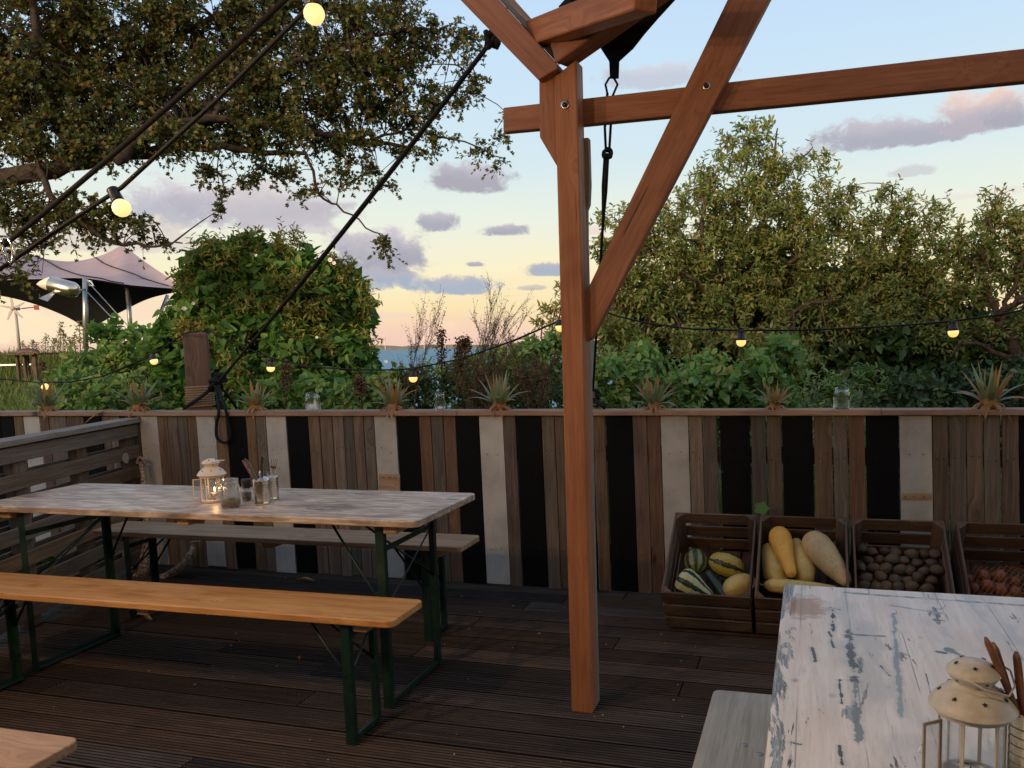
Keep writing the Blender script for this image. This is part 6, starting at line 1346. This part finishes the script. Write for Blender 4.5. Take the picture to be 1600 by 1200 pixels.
cl = [(1560, 335, 40, 30, 8.3, .9, .7), (1600, 370, 60, 40, 8.3), (1520, 375, 46, 36, 8.3, .9, .8), (1560, 420, 70, 40, 8.3), (1640, 440, 70, 60, 8.3), (1510, 460, 45, 40, 8.3, .9, .7), (1600, 500, 60, 40, 8.2, .9, .5), (1520, 530, 50, 40, 8.3, .9, .6), (1555, 305, 18, 14, 8.3, .9, .7), (1660, 330, 60, 50, 8.3), (1620, 560, 60, 50, 8.3, .9, .5)]
st = vegetate(T, cl, .0185, .21, 9, .063, 'elder', M['L_elder'], M['twig'], 65, .0035, up=.35, droop=.15, shell=.3, single=100); join_twigs('shoots', st, sk, M['twig'], T, .16, 8, .008)
# dense hedge behind everything on the right
T = empty('dark_hedge', at(1400, 600, 9.6), 0, 'dark dense hedge closing the gap under the right hand trees', 'hedge'); T.location.z = terr_z(T.location.x, T.location.y)
cl = [(x, 560+8*math.sin(x), 70, 62, 9.7) for x in range(1000, 1720, 70)]+[(x, 500, 60, 40, 9.9, .9, .5) for x in range(1080, 1700, 80)]
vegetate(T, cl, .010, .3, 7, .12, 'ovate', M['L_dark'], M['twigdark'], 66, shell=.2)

# --- dry weeds in front of the sea
def dry_weed(name, base, tipp, label, nb, spread, seed, mat, r=.006):
    rs_ = random.Random(seed); b = at(*base); t = at(*tipp); rt = empty(name, Vector((b.x, b.y, terr_z(b.x, b.y))), 0, label, 'dry weed'); A, B, ra, rb = [], [], [], []
    def grow(p, d, L, r, lev):
        n = 5; q = p
        for i in range(n):
            d = (d+Vector((rs_.gauss(0, .09), rs_.gauss(0, .09), rs_.gauss(0, .06)))).normalized(); e = q+d*L/n; A.append(q); B.append(e); ra.append(r*(1-i/n*.5)); rb.append(r*(1-(i+1)/n*.5)); q = e
            if lev < 3:
                for _ in range(2 if lev < 2 else 3):
                    if rs_.random() < .8: dd = (d+Vector((rs_.uniform(-1, 1), rs_.uniform(-1, 1), rs_.uniform(-.2, .7)))*spread).normalized(); grow(q, dd, L*rs_.uniform(.35, .55), r*.5, lev+1)
    for k in range(nb):
        e = t+Vector((rs_.uniform(-.14, .12), rs_.uniform(-.15, .15), rs_.uniform(-.22, .03))); d = (e-b); grow(b+Vector((rs_.uniform(-.06, .06), rs_.uniform(-.06, .06), 0)), d.normalized(), d.length*rs_.uniform(.75, 1.), r, 1)
    o = sticks('stems', np.array([tuple(x) for x in A]), np.array([tuple(x) for x in B]), np.array(ra), np.array(rb), mat, rt); o['kind'] = 'stuff'
    Bp = np.array([tuple(x) for x in B]); rg = np.random.default_rng(seed); ii = rg.choice(len(Bp), int(len(Bp)*.8)); leaf_mesh('seeds', Bp[ii], rg.normal(size=(len(ii), 3)), rg.normal(size=(len(ii), 3)), rg.uniform(.008, .022, len(ii)), 'lance', M['seed'], rt)['kind'] = 'stuff'
M['seed'] = leafmat('dry seed heads', [(0, (.08, .07, .03)), (.6, (.16, .12, .05)), (1, (.30, .2, .1))], .2, .7)
M['seedred'] = leafmat('dock seed heads', [(0, (.06, .034, .02)), (.6, (.10, .055, .03)), (1, (.16, .09, .05))], .1, .7)
dry_weed('dry_weed', (735, 640, 5.9), (808, 488, 6.3), 'dry twiggy weed leaning right in front of the sea', 5, .30, 3, M['twigdark'], .005)
dry_weed('dry_weed', (640, 650, 6.3), (655, 495, 6.5), 'thin wispy dry weed rising over the sea, left one', 2, .34, 4, M['twigdark'], .0035)
dry_weed('dry_weed', (840, 650, 6.0), (835, 560, 6.1), 'low dense dry weed beside the orange post', 8, .6, 6, M['twigdark'], .006)
dry_weed('dry_weed', (760, 650, 5.7), (740, 575, 5.7), 'low tangled dry stems between jar and crown', 7, .6, 7, M['twigdark'], .005)
def dock(x0, y0, x1, y1, D, label, seed):
    rs_ = random.Random(seed); b, t = at(x0, y0, D), at(x1, y1, D); rt = empty('dock_plant', b, 0, label, 'dock plant'); mb = MB(); mb.tube([b, b.lerp(t, .5)+Vector((.01, 0, 0)), t], [.007, .006, .002], 6); mb.build('stem', M['twigdark'], rt)
    rg = np.random.default_rng(seed); n = 420; f = rg.uniform(.45, 1, n)**.8; bb, tt_ = np.array(b), np.array(t); P = bb+(tt_-bb)*f[:, None]+rg.normal(size=(n, 3))*(.017+.02*(1-f))[:, None]
    leaf_mesh('seed_head', P, rg.normal(size=(n, 3)), rg.normal(size=(n, 3)), rg.uniform(.015, .028, n), 'ovate', M['seedred'], rt)['kind'] = 'stuff'
dock(688, 640, 689, 515, 6.6, 'brown dock spike standing straight up over the sea', 1); dock(715, 640, 718, 530, 6.5, 'brown dock head right of the straight spike', 2); dock(722, 570, 729, 530, 6.5, 'short side head of brown dock over the sea', 5)
dock(566, 645, 560, 590, 6.0, 'dark red dock beside the paper jar', 3); dock(445, 645, 447, 570, 6.6, 'reddish dock spike in front of the bindweed bush', 4); dock(68, 600, 66, 566, 12., 'small red dock head in the meadow by the old table', 6); dock(840, 560, 836, 530, 8.2, 'small brown dock head near the post over the shrub', 7)
def tall_stem(px, py, top, D, seed):
    rs_ = random.Random(seed); b, t = at(px, py, D), at(px+rs_.uniform(-4, 4), top, D); rt = empty('flower_stalk', b, 0, None, 'wild flower', 'pale seeding stalks in the meadow'); rt['label'] = 'thin pale seeding stalk standing above the meadow under the tent'
    MB().tube([b, t], [.009, .003], 5).build('stem', M['twig'], rt); rg = np.random.default_rng(seed); n = 130; f = rg.uniform(.35, 1, n); lv = np.round(f*9)/9+rg.normal(size=n)*.012; w = .10*(1.1-f); P = np.array(b)+(np.array(t)-np.array(b))*lv[:, None]+rg.normal(size=(n, 3))*np.stack([w, w, w*.15], -1)
    leaf_mesh('seed_whorl', P, rg.normal(size=(n, 3)), rg.normal(size=(n, 3)), rg.uniform(.02, .04, n), 'ovate', M['seed2'], rt)['kind'] = 'stuff'
M['seed2'] = leafmat('pale seeding whorls', [(0, (.16, .15, .06)), (1, (.3, .24, .12))], .3, .7)
for i, (x, top, D) in enumerate([(93, 504, 12), (101, 518, 12), (69, 523, 14), (126, 503, 11), (118, 524, 12), (84, 530, 14), (49, 532, 16), (110, 528, 13), (38, 534, 16), (57, 536, 17)]): tall_stem(x, 560, top, D, i)

# --- meadow grass, left
def grass():
    rg = np.random.default_rng(5)
    def field(n, dmin, dmax, pxa, pxb, hmin, hmax, name):
        D = dmin+(dmax-dmin)*rg.random(n)**1.3; px = rg.uniform(pxa, pxb, n); X = (px-CX)/F_PX*D*1.0; 
        Z = np.array([terr_z(x, d) for x, d in zip(X, D)]); B = np.stack([X, D, Z], -1); H = rg.uniform(hmin, hmax, n); a = rg.uniform(0, 6.28, n); lean_ = rg.uniform(.1, .9, n); d = np.stack([np.cos(a)*lean_, np.sin(a)*lean_, np.ones(n)*1.0], -1); d = nrmz(d)
        ok = B @ np.array(FN) > D0+.4; D, B, H, a, lean_, d = D[ok], B[ok], H[ok], a[ok], lean_[ok], d[ok]; n = len(D)
        s = np.stack([-np.sin(a), np.cos(a), np.zeros(n)], -1)*(.006+.004*rg.random(n))[:, None]*(D/7)[:, None]**.6
        p1 = B+d*H[:, None]*.55; p2 = B+d*H[:, None]*.9+np.stack([np.cos(a), np.sin(a), np.zeros(n)], -1)*(H*lean_*.35)[:, None]-np.array([0, 0, 1.])*(H*lean_*.12)[:, None]
        V = np.stack([B-s, B+s, p1+s*.8, p1-s*.8, p2+s*.15, p2-s*.15], 1); F = np.array([[0, 1, 2, 3], [3, 2, 4, 5]]); F = (np.arange(n)[:, None, None]*6+F[None]).reshape(-1, 4)
        return V.reshape(-1, 3), F
    Vs, Fs, off = [], [], 0
    for args in ((26000, 5.2, 9, -260, 420, .45, .85, ''), (34000, 8, 22, -300, 420, .35, .7, ''), (26000, 18, 38, -200, 460, .3, .6, ''), (14000, 5.0, 9, 380, 960, .3, .6, ''), (9000, 5.0, 8, 940, 1750, .3, .55, '')):
        V, F = field(*args); Vs.append(V); Fs.append(F+off); off += len(V)
    tag(arr_mesh('meadow_grass', np.concatenate(Vs), np.concatenate(Fs), M['grass']), 'long green and straw coloured grass filling the meadow beyond the fence', 'grass', kind='stuff')
grass()
